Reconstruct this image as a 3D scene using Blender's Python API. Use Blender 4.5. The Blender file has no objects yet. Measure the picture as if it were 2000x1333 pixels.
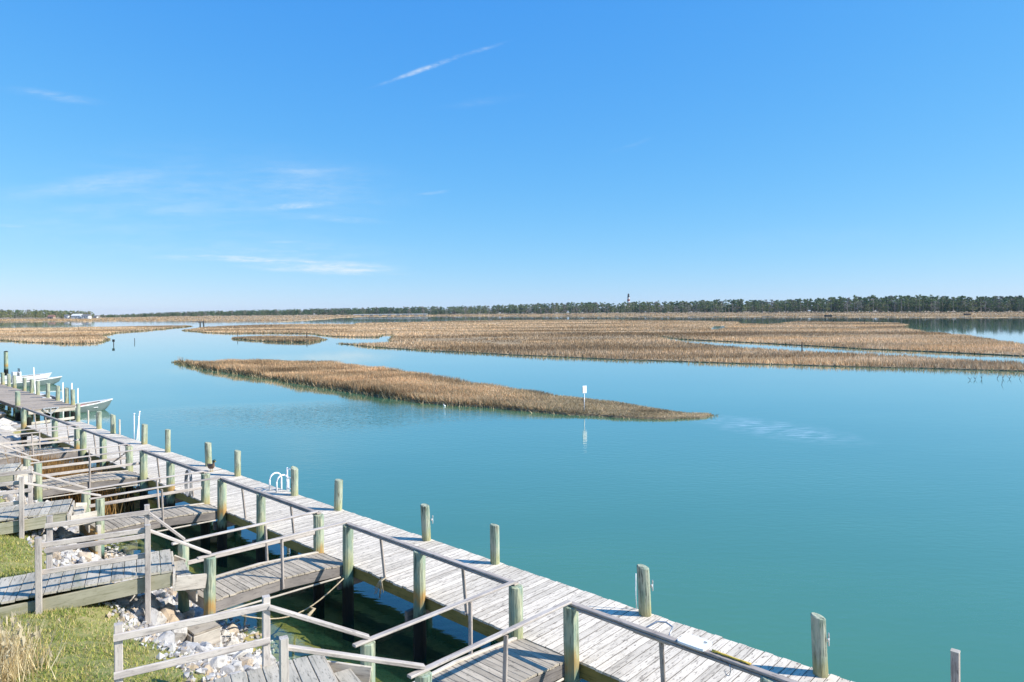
import bpy, bmesh, math, random
import numpy as np
from mathutils import Vector, Matrix, Quaternion, geometry, noise as mnoise
random.seed(7); rng = np.random.default_rng(7)
scene = bpy.context.scene
col = scene.collection

# ------------------------------------------------------------------ camera
CAM_H = 6.8
F, HY, ROLL = 1333.0, 610.0, 0.006
cam_data = bpy.data.cameras.new('camera')
cam_data.lens = 24.0; cam_data.sensor_width = 36.0
cam_data.shift_y = (HY - 666.5) / 2000.0
cam_data.clip_start = 0.1; cam_data.clip_end = 60000
cam = bpy.data.objects.new('camera', cam_data); col.objects.link(cam)
cam.matrix_world = Matrix.Translation((0, 0, CAM_H)) @ Matrix.Rotation(math.radians(90), 4, 'X') @ Matrix.Rotation(-ROLL, 4, 'Z')
scene.camera = cam

# ------------------------------------------------------------------ sky, sun, exposure
SUN_EL = math.radians(37); SUN_H = Vector((0.983, -0.186, 0)).normalized()
SUN_ROT = math.atan2(SUN_H.x, SUN_H.y)
SKY_STRENGTH, SUN_STRENGTH, EXPOSURE = 0.105, 4.6, 0.6
world = bpy.data.worlds.new('World'); scene.world = world; world.use_nodes = True

def N(nt, kind, **kw):
    n = nt.nodes.new(kind)
    for k, v in kw.items():
        if k == 'inp':
            for a, b in v.items(): n.inputs[a].default_value = b
        else: setattr(n, k, v)
    return n
def L(nt, a, b): nt.links.new(a, b)
def mth(nt, op, a, b=None, c=None, clamp=False):
    n = nt.nodes.new('ShaderNodeMath'); n.operation = op; n.use_clamp = clamp
    for i, v in enumerate((a, b, c)):
        if v is None: continue
        if isinstance(v, (int, float)): n.inputs[i].default_value = v
        else: nt.links.new(v, n.inputs[i])
    return n.outputs[0]
def mixc(nt, fac, a, b, mode='MIX'):
    n = nt.nodes.new('ShaderNodeMix'); n.data_type = 'RGBA'; n.blend_type = mode
    for i, v in ((0, fac), (6, a), (7, b)):
        if isinstance(v, (int, float)): n.inputs[i].default_value = v
        elif isinstance(v, (tuple, list)): n.inputs[i].default_value = tuple(v) + ((1,) if len(v) == 3 else ())
        else: nt.links.new(v, n.inputs[i])
    return n.outputs[2]
def mrange(nt, v, a, b, c=0.0, d=1.0, smooth=True):
    n = nt.nodes.new('ShaderNodeMapRange'); n.interpolation_type = 'SMOOTHSTEP' if smooth else 'LINEAR'
    nt.links.new(v, n.inputs[0])
    for i, x in zip((1, 2, 3, 4), (a, b, c, d)): n.inputs[i].default_value = x
    return n.outputs[0]
def tnoise(nt, vec, scale, detail=3, rough=0.55):
    n = nt.nodes.new('ShaderNodeTexNoise'); n.inputs['Scale'].default_value = scale
    n.inputs['Detail'].default_value = detail; n.inputs['Roughness'].default_value = rough
    if vec is not None: nt.links.new(vec, n.inputs['Vector'])
    return n.outputs['Fac']
def vmap(nt, vec, scale=(1, 1, 1), loc=(0, 0, 0), rot=(0, 0, 0), kind='POINT'):
    n = nt.nodes.new('ShaderNodeMapping'); n.vector_type = kind
    nt.links.new(vec, n.inputs['Vector'])
    n.inputs['Location'].default_value = loc; n.inputs['Rotation'].default_value = rot; n.inputs['Scale'].default_value = scale
    return n.outputs[0]

def build_world():
    nt = world.node_tree; nt.nodes.clear()
    out = N(nt, 'ShaderNodeOutputWorld'); bg = N(nt, 'ShaderNodeBackground')
    sky = N(nt, 'ShaderNodeTexSky'); sky.sky_type = 'NISHITA'; sky.sun_disc = False
    sky.sun_elevation = SUN_EL; sky.sun_rotation = SUN_ROT
    sky.air_density = 1.0; sky.dust_density = 0.0; sky.ozone_density = 1.5; sky.altitude = 0
    # one tone curve per channel for the whole sky: the photograph's clear, cool rendering of the blue
    sc = N(nt, 'ShaderNodeSeparateColor'); L(nt, sky.outputs[0], sc.inputs[0]); cc = N(nt, 'ShaderNodeCombineColor')
    for i, (k, g) in enumerate(((.67, 1.06), (.865, .58), (1.09, .20))):
        L(nt, mth(nt, 'MULTIPLY', mth(nt, 'POWER', mth(nt, 'MULTIPLY', sc.outputs[i], .105), g), k / (SKY_STRENGTH * 2 ** EXPOSURE)), cc.inputs[i])
    wht = 1 / (SKY_STRENGTH * 2 ** EXPOSURE)
    # cirrus and a contrail, laid out by direction of view from the place
    tc = N(nt, 'ShaderNodeTexCoord'); sp = N(nt, 'ShaderNodeSeparateXYZ'); L(nt, tc.outputs['Generated'], sp.inputs[0])
    y = mth(nt, 'MAXIMUM', sp.outputs[1], 0.02)
    gx = mth(nt, 'DIVIDE', sp.outputs[0], y); gz = mth(nt, 'DIVIDE', sp.outputs[2], y)
    cb = N(nt, 'ShaderNodeCombineXYZ'); L(nt, gx, cb.inputs[0]); L(nt, gz, cb.inputs[1]); g = cb.outputs[0]
    wob = tnoise(nt, vmap(nt, g, (6, 16, 1)), 1.0, 3)
    wv = N(nt, 'ShaderNodeCombineXYZ'); L(nt, mth(nt, 'MULTIPLY_ADD', wob, 0.014, -0.007), wv.inputs[1])
    ga = N(nt, 'ShaderNodeVectorMath', operation='ADD'); L(nt, g, ga.inputs[0]); L(nt, wv.outputs[0], ga.inputs[1])
    total = None
    def px(x, y): return ((x - 1000) / F, (HY - y) / F)
    # centre px, half length, half width, angle (deg, positive climbs to the right), strength, noise scale
    for (cx, cyy, a, b, ang, st, nsx, nsy) in [
            (530, 508, 290, 11, -3.0, 1.25, 10, 90), (640, 526, 210, 11, -2.0, .9, 9, 80), (690, 522, 130, 10, -1, .85, 14, 80),
            (585, 400, 90, 10, 5, .6, 14, 60), (600, 330, 120, 16, -3, .22, 10, 50), (640, 425, 150, 11, -3, .28, 9, 60),
            (190, 355, 240, 26, 6, .34, 7, 45), (105, 182, 130, 13, -8, .32, 9, 60), (845, 376, 45, 5, 7, .3, 10, 60),
            (862, 124, 165, 7, 18.5, .95, 14, 30), (1230, 288, 70, 6, 20, .10, 10, 30), (25, 434, 45, 5, 0, .3, 8, 60),
            (940, 200, 120, 12, 8, .10, 8, 40), (560, 468, 60, 5, -2, .28, 10, 60), (140, 550, 150, 5, 0, .14, 8, 60),
            (1560, 470, 260, 30, 3, .06, 6, 30), (330, 400, 520, 150, 3, .20, 5, 34), (620, 360, 260, 70, -4, .20, 8, 46), (560, 490, 330, 40, -2, .22, 9, 80)]:
        X, Z = px(cx, cyy)
        m = vmap(nt, ga.outputs[0], (a / F, b / F, 1), (X, Z, 0), (0, 0, math.radians(ang)), 'TEXTURE')
        ln = N(nt, 'ShaderNodeVectorMath', operation='LENGTH'); L(nt, m, ln.inputs[0])
        f = mrange(nt, ln.outputs['Value'], 0.0, 1.0, 1.0, 0.0)
        nz = tnoise(nt, vmap(nt, g, (nsx, nsy, 1), (cx * .1, cyy * .1, 0)), 1.0, 5, .62)
        nz = mth(nt, 'MULTIPLY', mrange(nt, nz, .30, .68), mrange(nt, tnoise(nt, vmap(nt, g, (nsx * 3, nsy * 2.4, 1), (cx, 3, 0), (0, 0, .12)), 1.0, 4, .7), .32, .66, .25, 1.0))
        v = mth(nt, 'MULTIPLY', mth(nt, 'MULTIPLY', f, nz), st)
        total = v if total is None else mth(nt, 'ADD', total, v)
    front = mrange(nt, sp.outputs[1], 0.05, 0.2)
    total = mth(nt, 'MULTIPLY', total, front, clamp=True)
    total = mth(nt, 'MULTIPLY', total, 1.0); c = mixc(nt, total, cc.outputs[0], (.86 * wht, .95 * wht, 1.0 * wht))
    L(nt, c, bg.inputs[0]); bg.inputs[1].default_value = SKY_STRENGTH
    L(nt, bg.outputs[0], out.inputs[0])
build_world()
world.cycles.sampling_method = 'MANUAL'; world.cycles.sample_map_resolution = 256
sun_d = bpy.data.lights.new('sun', 'SUN'); sun_d.energy = SUN_STRENGTH; sun_d.angle = math.radians(0.53); sun_d.color = (1.0, 0.955, 0.88)
sun = bpy.data.objects.new('sun', sun_d); col.objects.link(sun)
sun_dir = Vector((SUN_H.x * math.cos(SUN_EL), SUN_H.y * math.cos(SUN_EL), math.sin(SUN_EL)))
sun.rotation_euler = sun_dir.to_track_quat('Z', 'Y').to_euler(); sun.location = (30, -20, 40)
vs = scene.view_settings
vs.view_transform = 'Standard'; vs.look = 'None'; vs.exposure = EXPOSURE; vs.gamma = 1; vs.use_curve_mapping = False
scene.render.engine = 'CYCLES'
scene.cycles.max_bounces = 8; scene.cycles.transparent_max_bounces = 8
scene.render.resolution_x = 1024; scene.render.resolution_y = 682

# ------------------------------------------------------------------ measuring helpers
U = Vector((-1450, F)).normalized()          # along the long dock, away to the left
V = Vector((U.y, -U.x))                      # across it, out to the open water
B2 = Vector((.880, .475)); A2 = Vector((-.475, .880))   # along / across the shore ramps
def at(x, y, z=0.0):
    """plan position of a point of height z seen at pixel x, y of the survey photograph"""
    xr = x - ROLL * (y - 666.5); yr = y + ROLL * (x - 1000)
    d = F * (CAM_H - z) / (yr - HY)
    return Vector(((xr - 1000) / F * d, d, z))
def P(s, t, z=0.0):
    p = U * s + V * t; return Vector((p.x, p.y, z))
def Q(b, a, z=0.0):
    p = B2 * b + A2 * a; return Vector((p.x, p.y, z))

# ------------------------------------------------------------------ object helpers
WM = {}
def tag(o, label=None, cat=None, group=None, kind=None):
    if label: o['label'] = label
    if cat: o['category'] = cat
    if group: o['group'] = group
    if kind: o['kind'] = kind
    return o
def put(o, M, parent=None):
    WM[o.name] = M.copy()
    if parent is not None:
        o.parent = parent; o.matrix_basis = WM[parent.name].inverted() @ M
    else: o.matrix_basis = M
    return o
def thing(name, label, cat, loc, group=None, kind=None):
    o = bpy.data.objects.new(name, None); col.objects.link(o); o.empty_display_size = .2
    put(o, Matrix.Translation(loc)); return tag(o, label, cat, group, kind)
def link(name, me, M, parent=None):
    o = bpy.data.objects.new(name, me); col.objects.link(o); return put(o, M, parent)
def mesh(name, verts, faces, mat, smooth=False):
    me = bpy.data.meshes.new(name); me.from_pydata([tuple(v) for v in verts], [], faces)
    if mat: me.materials.append(mat)
    if smooth: me.polygons.foreach_set('use_smooth', [True] * len(me.polygons))
    me.update(); return me
def tri_mesh(name, co, mat, colors=None):
    """co: (n,3,3) triangles"""
    n = len(co); me = bpy.data.meshes.new(name)
    me.vertices.add(n * 3); me.vertices.foreach_set('co', co.astype(np.float32).ravel())
    me.loops.add(n * 3); me.loops.foreach_set('vertex_index', np.arange(n * 3, dtype=np.int32))
    me.polygons.add(n); me.polygons.foreach_set('loop_start', np.arange(0, n * 3, 3, dtype=np.int32))
    if colors is not None:
        ca = me.color_attributes.new('tint', 'FLOAT_COLOR', 'POINT')
        cc = np.ones((n, 3, 4), np.float32); cc[:, :, :3] = colors[:, None, :]
        ca.data.foreach_set('color', cc.ravel())
    me.materials.append(mat); me.update(calc_edges=True); me.validate(); return me
BEAMS = {}
def frame(p0, p1, up=(0, 0, 1)):
    x = (p1 - p0).normalized(); z = Vector(up)
    yv = z.cross(x)
    if yv.length < 1e-4: yv = Vector((U.x, U.y, 0)).cross(x)
    yv.normalize(); z = x.cross(yv)
    M = Matrix((x, yv, z)).transposed().to_4x4(); M.translation = (p0 + p1) / 2; return M
def beam_mesh(Ln, w, h, mat, ch=.008):
    k = (round(Ln, 3), w, h, mat.name)
    if k in BEAMS: return BEAMS[k]
    c = min(ch, w * .25, h * .25)
    sec = [(-w/2+c, -h/2), (w/2-c, -h/2), (w/2, -h/2+c), (w/2, h/2-c), (w/2-c, h/2), (-w/2+c, h/2), (-w/2, h/2-c), (-w/2, -h/2+c)]
    vs_ = [(x, y, z) for x in (-Ln/2, Ln/2) for y, z in sec]
    fs = [(i, (i+1) % 8, 8 + (i+1) % 8, 8 + i) for i in range(8)] + [tuple(range(7, -1, -1)), tuple(range(8, 16))]
    fs = [tuple(reversed(f)) for f in fs]
    BEAMS[k] = mesh('board', vs_, fs, mat); return BEAMS[k]
def beam(name, p0, p1, w, h, mat, parent=None, up=(0, 0, 1), ch=.008):
    p0, p1 = Vector(p0), Vector(p1)
    return link(name, beam_mesh((p1 - p0).length, w, h, mat, ch), frame(p0, p1, up), parent)
def tube_mesh(name, pts, r, mat, n=8, closed=False):
    pts = [Vector(p) for p in pts]; vs_, fs = [], []; m = len(pts)
    ref = Vector((0.13, 0.21, 1)).normalized()
    for i, p in enumerate(pts):
        a = pts[(i-1) % m] if (closed or i > 0) else p; b = pts[(i+1) % m] if (closed or i < m-1) else p
        d = (b - a).normalized(); e1 = d.cross(ref)
        if e1.length < .05: e1 = d.cross(Vector((1, 0, 0)))
        e1.normalize(); e2 = d.cross(e1); rr = r[i] if isinstance(r, (list, tuple)) else r
        for k in range(n):
            t = 2 * math.pi * k / n; vs_.append(p + (e1 * math.cos(t) + e2 * math.sin(t)) * rr)
    for i in range(m if closed else m - 1):
        for k in range(n):
            fs.append((i*n+k, i*n+(k+1) % n, ((i+1) % m)*n+(k+1) % n, ((i+1) % m)*n+k))
    if not closed: fs += [tuple(range(n-1, -1, -1)), tuple(range((m-1)*n, m*n))]
    return mesh(name, vs_, fs, mat, True)
def tube(name, pts, r, mat, parent=None, n=8, closed=False):
    c = Vector(pts[0]); return link(name, tube_mesh(name, [Vector(p) - c for p in pts], r, mat, n, closed), Matrix.Translation(c), parent)
def lathe(name, prof, mat, loc, parent=None, n=16, smooth=True):
    vs_, fs = [], []
    for r, z in prof:
        for k in range(n): vs_.append((r * math.cos(2*math.pi*k/n), r * math.sin(2*math.pi*k/n), z))
    for i in range(len(prof) - 1):
        for k in range(n): fs.append((i*n+k, i*n+(k+1) % n, (i+1)*n+(k+1) % n, (i+1)*n+k))
    fs += [tuple(range(n-1, -1, -1)), tuple(range((len(prof)-1)*n, len(prof)*n))]
    return link(name, mesh(name, vs_, fs, mat, smooth), Matrix.Translation(loc), parent)

# ------------------------------------------------------------------ materials
def newmat(name):
    m = bpy.data.materials.new(name); m.use_nodes = True; nt = m.node_tree; nt.nodes.clear()
    out = N(nt, 'ShaderNodeOutputMaterial'); b = N(nt, 'ShaderNodeBsdfPrincipled')
    L(nt, b.outputs[0], out.inputs[0]); return m, nt, b, out
def plain(name, c, rough=.6, var=.12, scale=6, metallic=0):
    m, nt, b, _ = newmat(name)
    tc = N(nt, 'ShaderNodeTexCoord'); n = tnoise(nt, tc.outputs['Object'], scale, 4)
    c0 = tuple(x * (1 - var) for x in c); c1 = tuple(min(1, x * (1 + var)) for x in c)
    L(nt, mixc(nt, mrange(nt, n, .3, .7), c0, c1), b.inputs['Base Color'])
    b.inputs['Roughness'].default_value = rough; b.inputs['Metallic'].default_value = metallic; return m
def wood(name, light, mid, dark, speck=.5, rnd=.25, stain=None, grain=(1.2, 26, 26)):
    m, nt, b, _ = newmat(name)
    tc = N(nt, 'ShaderNodeTexCoord'); oi = N(nt, 'ShaderNodeObjectInfo')
    off = N(nt, 'ShaderNodeVectorMath', operation='SCALE'); off.inputs[0].default_value = (31.7, 17.3, 9.1); L(nt, oi.outputs['Random'], off.inputs['Scale'])
    ad = N(nt, 'ShaderNodeVectorMath', operation='ADD'); L(nt, tc.outputs['Object'], ad.inputs[0]); L(nt, off.outputs[0], ad.inputs[1])
    g = tnoise(nt, vmap(nt, ad.outputs[0], grain), 1.0, 5, .65)
    blot = tnoise(nt, vmap(nt, ad.outputs[0], (1.6, 5, 5)), 1.0, 4, .6)
    fine = tnoise(nt, vmap(nt, ad.outputs[0], (7, 30, 30)), 1.0, 4, .7)
    c = mixc(nt, mrange(nt, blot, .35, .68), light, mid)
    gd = mth(nt, 'MULTIPLY', mrange(nt, g, .52, .74), mrange(nt, blot, .25, .6, .35, 1.0))
    c = mixc(nt, mth(nt, 'MULTIPLY', gd, .85), c, dark)
    c = mixc(nt, mth(nt, 'MULTIPLY', mrange(nt, fine, .53, .68), speck), c, dark)
    if stain:
        st = tnoise(nt, vmap(nt, ad.outputs[0], (.9, 3, 3), (5, 2, 1)), 1.0, 3)
        c = mixc(nt, mth(nt, 'MULTIPLY', mrange(nt, st, .58, .74), .55), c, stain)
    val = mth(nt, 'MULTIPLY_ADD', oi.outputs['Random'], rnd * 2, 1 - rnd)
    hs = N(nt, 'ShaderNodeHueSaturation'); L(nt, c, hs.inputs['Color']); L(nt, val, hs.inputs['Value'])
    L(nt, hs.outputs[0], b.inputs['Base Color']); b.inputs['Roughness'].default_value = .88
    b.inputs['Specular IOR Level'].default_value = .25
    bp = N(nt, 'ShaderNodeBump', inp={'Strength': .35, 'Distance': .006}); L(nt, g, bp.inputs['Height']); L(nt, bp.outputs[0], b.inputs['Normal'])
    return m
M_DECK = wood('deck_wood', (.74, .645, .52), (.62, .54, .43), (.16, .13, .105), .95, .15)
M_GANG = wood('gangway_wood', (.47, .40, .31), (.36, .305, .235), (.10, .085, .07), .75, .14)
M_RAMP = wood('ramp_wood', (.50, .445, .36), (.37, .34, .275), (.09, .085, .07), .85, .12, stain=(.24, .25, .16))
M_RAIL = wood('rail_wood', (.47, .40, .34), (.33, .28, .24), (.10, .08, .07), .7, .14)
M_PALE = wood('pale_timber', (.56, .50, .42), (.43, .38, .31), (.16, .13, .11), .4, .12)
M_SILVER = wood('silver_rail', (.54, .48, .42), (.40, .35, .31), (.13, .11, .10), .45, .10)
M_FASCIA = wood('algae_beam', (.31, .245, .08), (.24, .20, .06), (.10, .085, .03), .5, .14, stain=(.19, .18, .06))
M_STRING = wood('stringer_wood', (.24, .21, .185), (.17, .15, .135), (.06, .05, .05), .4, .12)
M_STRG = wood('mossy_stringer', (.40, .37, .27), (.31, .29, .20), (.12, .12, .05), .35, .10, stain=(.20, .20, .05))
M_DOCK2 = wood('brown_deck', (.42, .345, .27), (.32, .26, .205), (.10, .085, .07), .5, .12)
def piling_mat(name, green, pale, dark, orange=1.0):
    m, nt, b, _ = newmat(name)
    tc = N(nt, 'ShaderNodeTexCoord'); oi = N(nt, 'ShaderNodeObjectInfo')
    off = N(nt, 'ShaderNodeVectorMath', operation='SCALE'); off.inputs[0].default_value = (31.7, 17.3, 0); L(nt, oi.outputs['Random'], off.inputs['Scale'])
    ad = N(nt, 'ShaderNodeVectorMath', operation='ADD'); L(nt, tc.outputs['Object'], ad.inputs[0]); L(nt, off.outputs[0], ad.inputs[1])
    sp = N(nt, 'ShaderNodeSeparateXYZ'); L(nt, tc.outputs['Object'], sp.inputs[0])
    g = tnoise(nt, vmap(nt, ad.outputs[0], (16, 16, 1.6)), 1.0, 5, .65)
    bl = tnoise(nt, vmap(nt, ad.outputs[0], (9, 9, 2.2)), 1.0, 4, .6)
    cr = tnoise(nt, vmap(nt, ad.outputs[0], (38, 38, 2.0)), 1.0, 3, .7)
    c = mixc(nt, mrange(nt, bl, .36, .62), green, pale)
    c = mixc(nt, mth(nt, 'MULTIPLY', mrange(nt, g, .50, .66), .85), c, dark)
    c = mixc(nt, mth(nt, 'MULTIPLY', mrange(nt, cr, .56, .66), .8), c, tuple(x * .5 for x in dark))
    zz = mth(nt, 'ADD', sp.outputs[2], mth(nt, 'MULTIPLY_ADD', bl, .5, -.25))
    low = mrange(nt, zz, .05, .42, 1.0, 0.0)
    yel = mixc(nt, mth(nt, 'MULTIPLY', low, .5), c, (.36, .34, .13))
    rmask = mth(nt, 'MULTIPLY', mth(nt, 'MULTIPLY', mrange(nt, mth(nt, 'ADD', zz, mth(nt, 'MULTIPLY_ADD', g, .7, -.35)), -.02, .26, .75, 0.0), mrange(nt, oi.outputs['Random'], .55, .85)), orange)
    c2 = mixc(nt, rmask, yel, (.40, .19, .04))
    wet = mrange(nt, zz, -.50, -.28, 1.0, 0.0)
    c3 = mixc(nt, mth(nt, 'MULTIPLY', mrange(nt, zz, -.25, .02, 1.0, 0.0), .8), c2, (.10, .22, .18))
    c4 = mixc(nt, wet, c3, (.012, .014, .012))
    L(nt, c4, b.inputs['Base Color']); b.inputs['Roughness'].default_value = .85; b.inputs['Specular IOR Level'].default_value = .25
    bp = N(nt, 'ShaderNodeBump', inp={'Strength': .6, 'Distance': .012}); L(nt, cr, bp.inputs['Height']); L(nt, bp.outputs[0], b.inputs['Normal'])
    return m
M_PIL = piling_mat('piling_green', (.25, .325, .245), (.42, .43, .29), (.12, .135, .095))
M_PILW = piling_mat('piling_weathered', (.22, .285, .21), (.38, .39, .29), (.04, .045, .035), .25)
M_PIL2 = piling_mat('piling_tan', (.28, .33, .24), (.40, .41, .30), (.12, .12, .085), .4)
M_WHITE = plain('white_paint', (.80, .80, .78), .45, .05)
M_PVC = plain('white_pvc', (.82, .82, .80), .4, .04)
M_METAL = plain('galvanised_metal', (.45, .46, .47), .45, .2, 20, .6)
M_DARK = plain('dark_rubber', (.02, .02, .022), .6, .2)
M_RED = plain('red_plastic', (.55, .03, .035), .45, .1)
M_HULL = plain('grey_hull', (.12, .155, .15), .35, .1, 3)
M_HULLW = plain('white_gelcoat', (.58, .58, .56), .3, .06, 3)
M_ROPE = plain('tan_rope', (.42, .34, .22), .9, .25, 40)
M_GREYHOSE = plain('grey_hose', (.22, .22, .22), .6, .2, 30)
M_YELLOW = plain('yellow_rope', (.62, .42, .06), .8, .25, 30)
M_STAKE = plain('dark_stake', (.05, .045, .04), .9, .3, 8)

def tint_mat(name, rough=.9, trans=.25):
    m, nt, b, out = newmat(name)
    at_ = N(nt, 'ShaderNodeVertexColor'); at_.layer_name = 'tint'
    L(nt, at_.outputs[0], b.inputs['Base Color']); b.inputs['Roughness'].default_value = rough; b.inputs['Specular IOR Level'].default_value = .15
    if trans:
        tr = N(nt, 'ShaderNodeBsdfTranslucent'); L(nt, at_.outputs[0], tr.inputs[0])
        mx = N(nt, 'ShaderNodeMixShader', inp={0: trans}); L(nt, b.outputs[0], mx.inputs[1]); L(nt, tr.outputs[0], mx.inputs[2]); L(nt, mx.outputs[0], out.inputs[0])
    return m
M_BLADE = tint_mat('grass_blades')
def mud_mat(name, a, bcol, c, sc):
    m, nt, b, _ = newmat(name); gp = N(nt, 'ShaderNodeNewGeometry')
    n1 = tnoise(nt, gp.outputs['Position'], sc, 6, .65); n2 = tnoise(nt, gp.outputs['Position'], sc * .13, 4, .6)
    k = mixc(nt, mrange(nt, n2, .35, .65), a, bcol); k = mixc(nt, mth(nt, 'MULTIPLY', mrange(nt, n1, .5, .7), .7), k, c)
    L(nt, k, b.inputs['Base Color']); b.inputs['Roughness'].default_value = .9
    bp = N(nt, 'ShaderNodeBump', inp={'Strength': .7, 'Distance': .12}); L(nt, n1, bp.inputs['Height']); L(nt, bp.outputs[0], b.inputs['Normal']); return m
M_MARSH = mud_mat('marsh_thatch', (.42, .30, .17), (.35, .25, .14), (.22, .155, .09), 1.2)
M_MUD = mud_mat('marsh_mud', (.12, .095, .055), (.16, .12, .07), (.07, .06, .035), 2.0)
M_FARLAND = mud_mat('far_marsh', (.36, .27, .16), (.29, .215, .125), (.22, .16, .09), .08)

def rock_mat():
    m, nt, b, _ = newmat('limestone'); tc = N(nt, 'ShaderNodeTexCoord'); oi = N(nt, 'ShaderNodeObjectInfo'); gp = N(nt, 'ShaderNodeNewGeometry')
    r = N(nt, 'ShaderNodeValToRGB'); L(nt, oi.outputs['Random'], r.inputs[0]); e = r.color_ramp.elements
    e[0].position = 0; e[0].color = (.54, .50, .44, 1); e[1].position = 1; e[1].color = (.45, .42, .38, 1)
    for p, c in ((.35, (.48, .45, .41)), (.55, (.58, .53, .46)), (.72, (.47, .345, .215)), (.80, (.34, .33, .33))):
        x = e.new(p); x.color = c + (1,)
    n1 = tnoise(nt, gp.outputs['Position'], 9, 6, .7); n2 = tnoise(nt, gp.outputs['Position'], 30, 3, .6)
    c = mixc(nt, mth(nt, 'MULTIPLY', mrange(nt, n1, .46, .68), .7), r.outputs[0], (.16, .145, .135))
    c = mixc(nt, mth(nt, 'MULTIPLY', mrange(nt, n2, .55, .75), .35), c, (.25, .23, .22))
    sp = N(nt, 'ShaderNodeSeparateXYZ'); L(nt, gp.outputs['Position'], sp.inputs[0])
    wet = mrange(nt, mth(nt, 'ADD', sp.outputs[2], mth(nt, 'MULTIPLY', n1, .2)), .12, .34, 1, 0)
    c = mixc(nt, mth(nt, 'MULTIPLY', wet, .85), c, (.07, .06, .025))
    L(nt, c, b.inputs['Base Color']); b.inputs['Roughness'].default_value = .9
    bp = N(nt, 'ShaderNodeBump', inp={'Strength': .6, 'Distance': .03}); L(nt, n1, bp.inputs['Height']); L(nt, bp.outputs[0], b.inputs['Normal']); return m
M_ROCK = rock_mat()

def shore_shift(s): return .12 * np.maximum(0, np.asarray(s) - 22)
def ground_mat():
    m, nt, b, _ = newmat('shore_ground'); gp = N(nt, 'ShaderNodeNewGeometry'); pos = gp.outputs['Position']
    sp = N(nt, 'ShaderNodeSeparateXYZ'); L(nt, pos, sp.inputs[0]); z = sp.outputs[2]
    n1 = tnoise(nt, pos, 1.1, 5, .6); n2 = tnoise(nt, pos, 18, 4, .65); n3 = tnoise(nt, pos, .45, 3)
    grass = mixc(nt, mrange(nt, n1, .35, .65), (.15, .19, .045), (.27, .26, .08)); grass = mixc(nt, mrange(nt, n2, .45, .7), grass, (.34, .27, .13))
    dirt = mixc(nt, mrange(nt, n2, .35, .65), (.46, .41, .35), (.27, .235, .195))
    zz = mth(nt, 'ADD', z, mth(nt, 'MULTIPLY_ADD', n1, .3, -.15))
    c = mixc(nt, mrange(nt, zz, 1.38, 1.55), dirt, grass)
    mud = mixc(nt, mrange(nt, n1, .4, .62), (.30, .26, .08), (.44, .36, .12)); mud = mixc(nt, mrange(nt, n2, .5, .7), mud, (.13, .115, .04))
    c = mixc(nt, mrange(nt, zz, .05, .35), mud, c)
    L(nt, c, b.inputs['Base Color']); b.inputs['Roughness'].default_value = .95
    bp = N(nt, 'ShaderNodeBump', inp={'Strength': .6, 'Distance': .03}); L(nt, n2, bp.inputs['Height']); L(nt, bp.outputs[0], b.inputs['Normal']); return m
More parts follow.
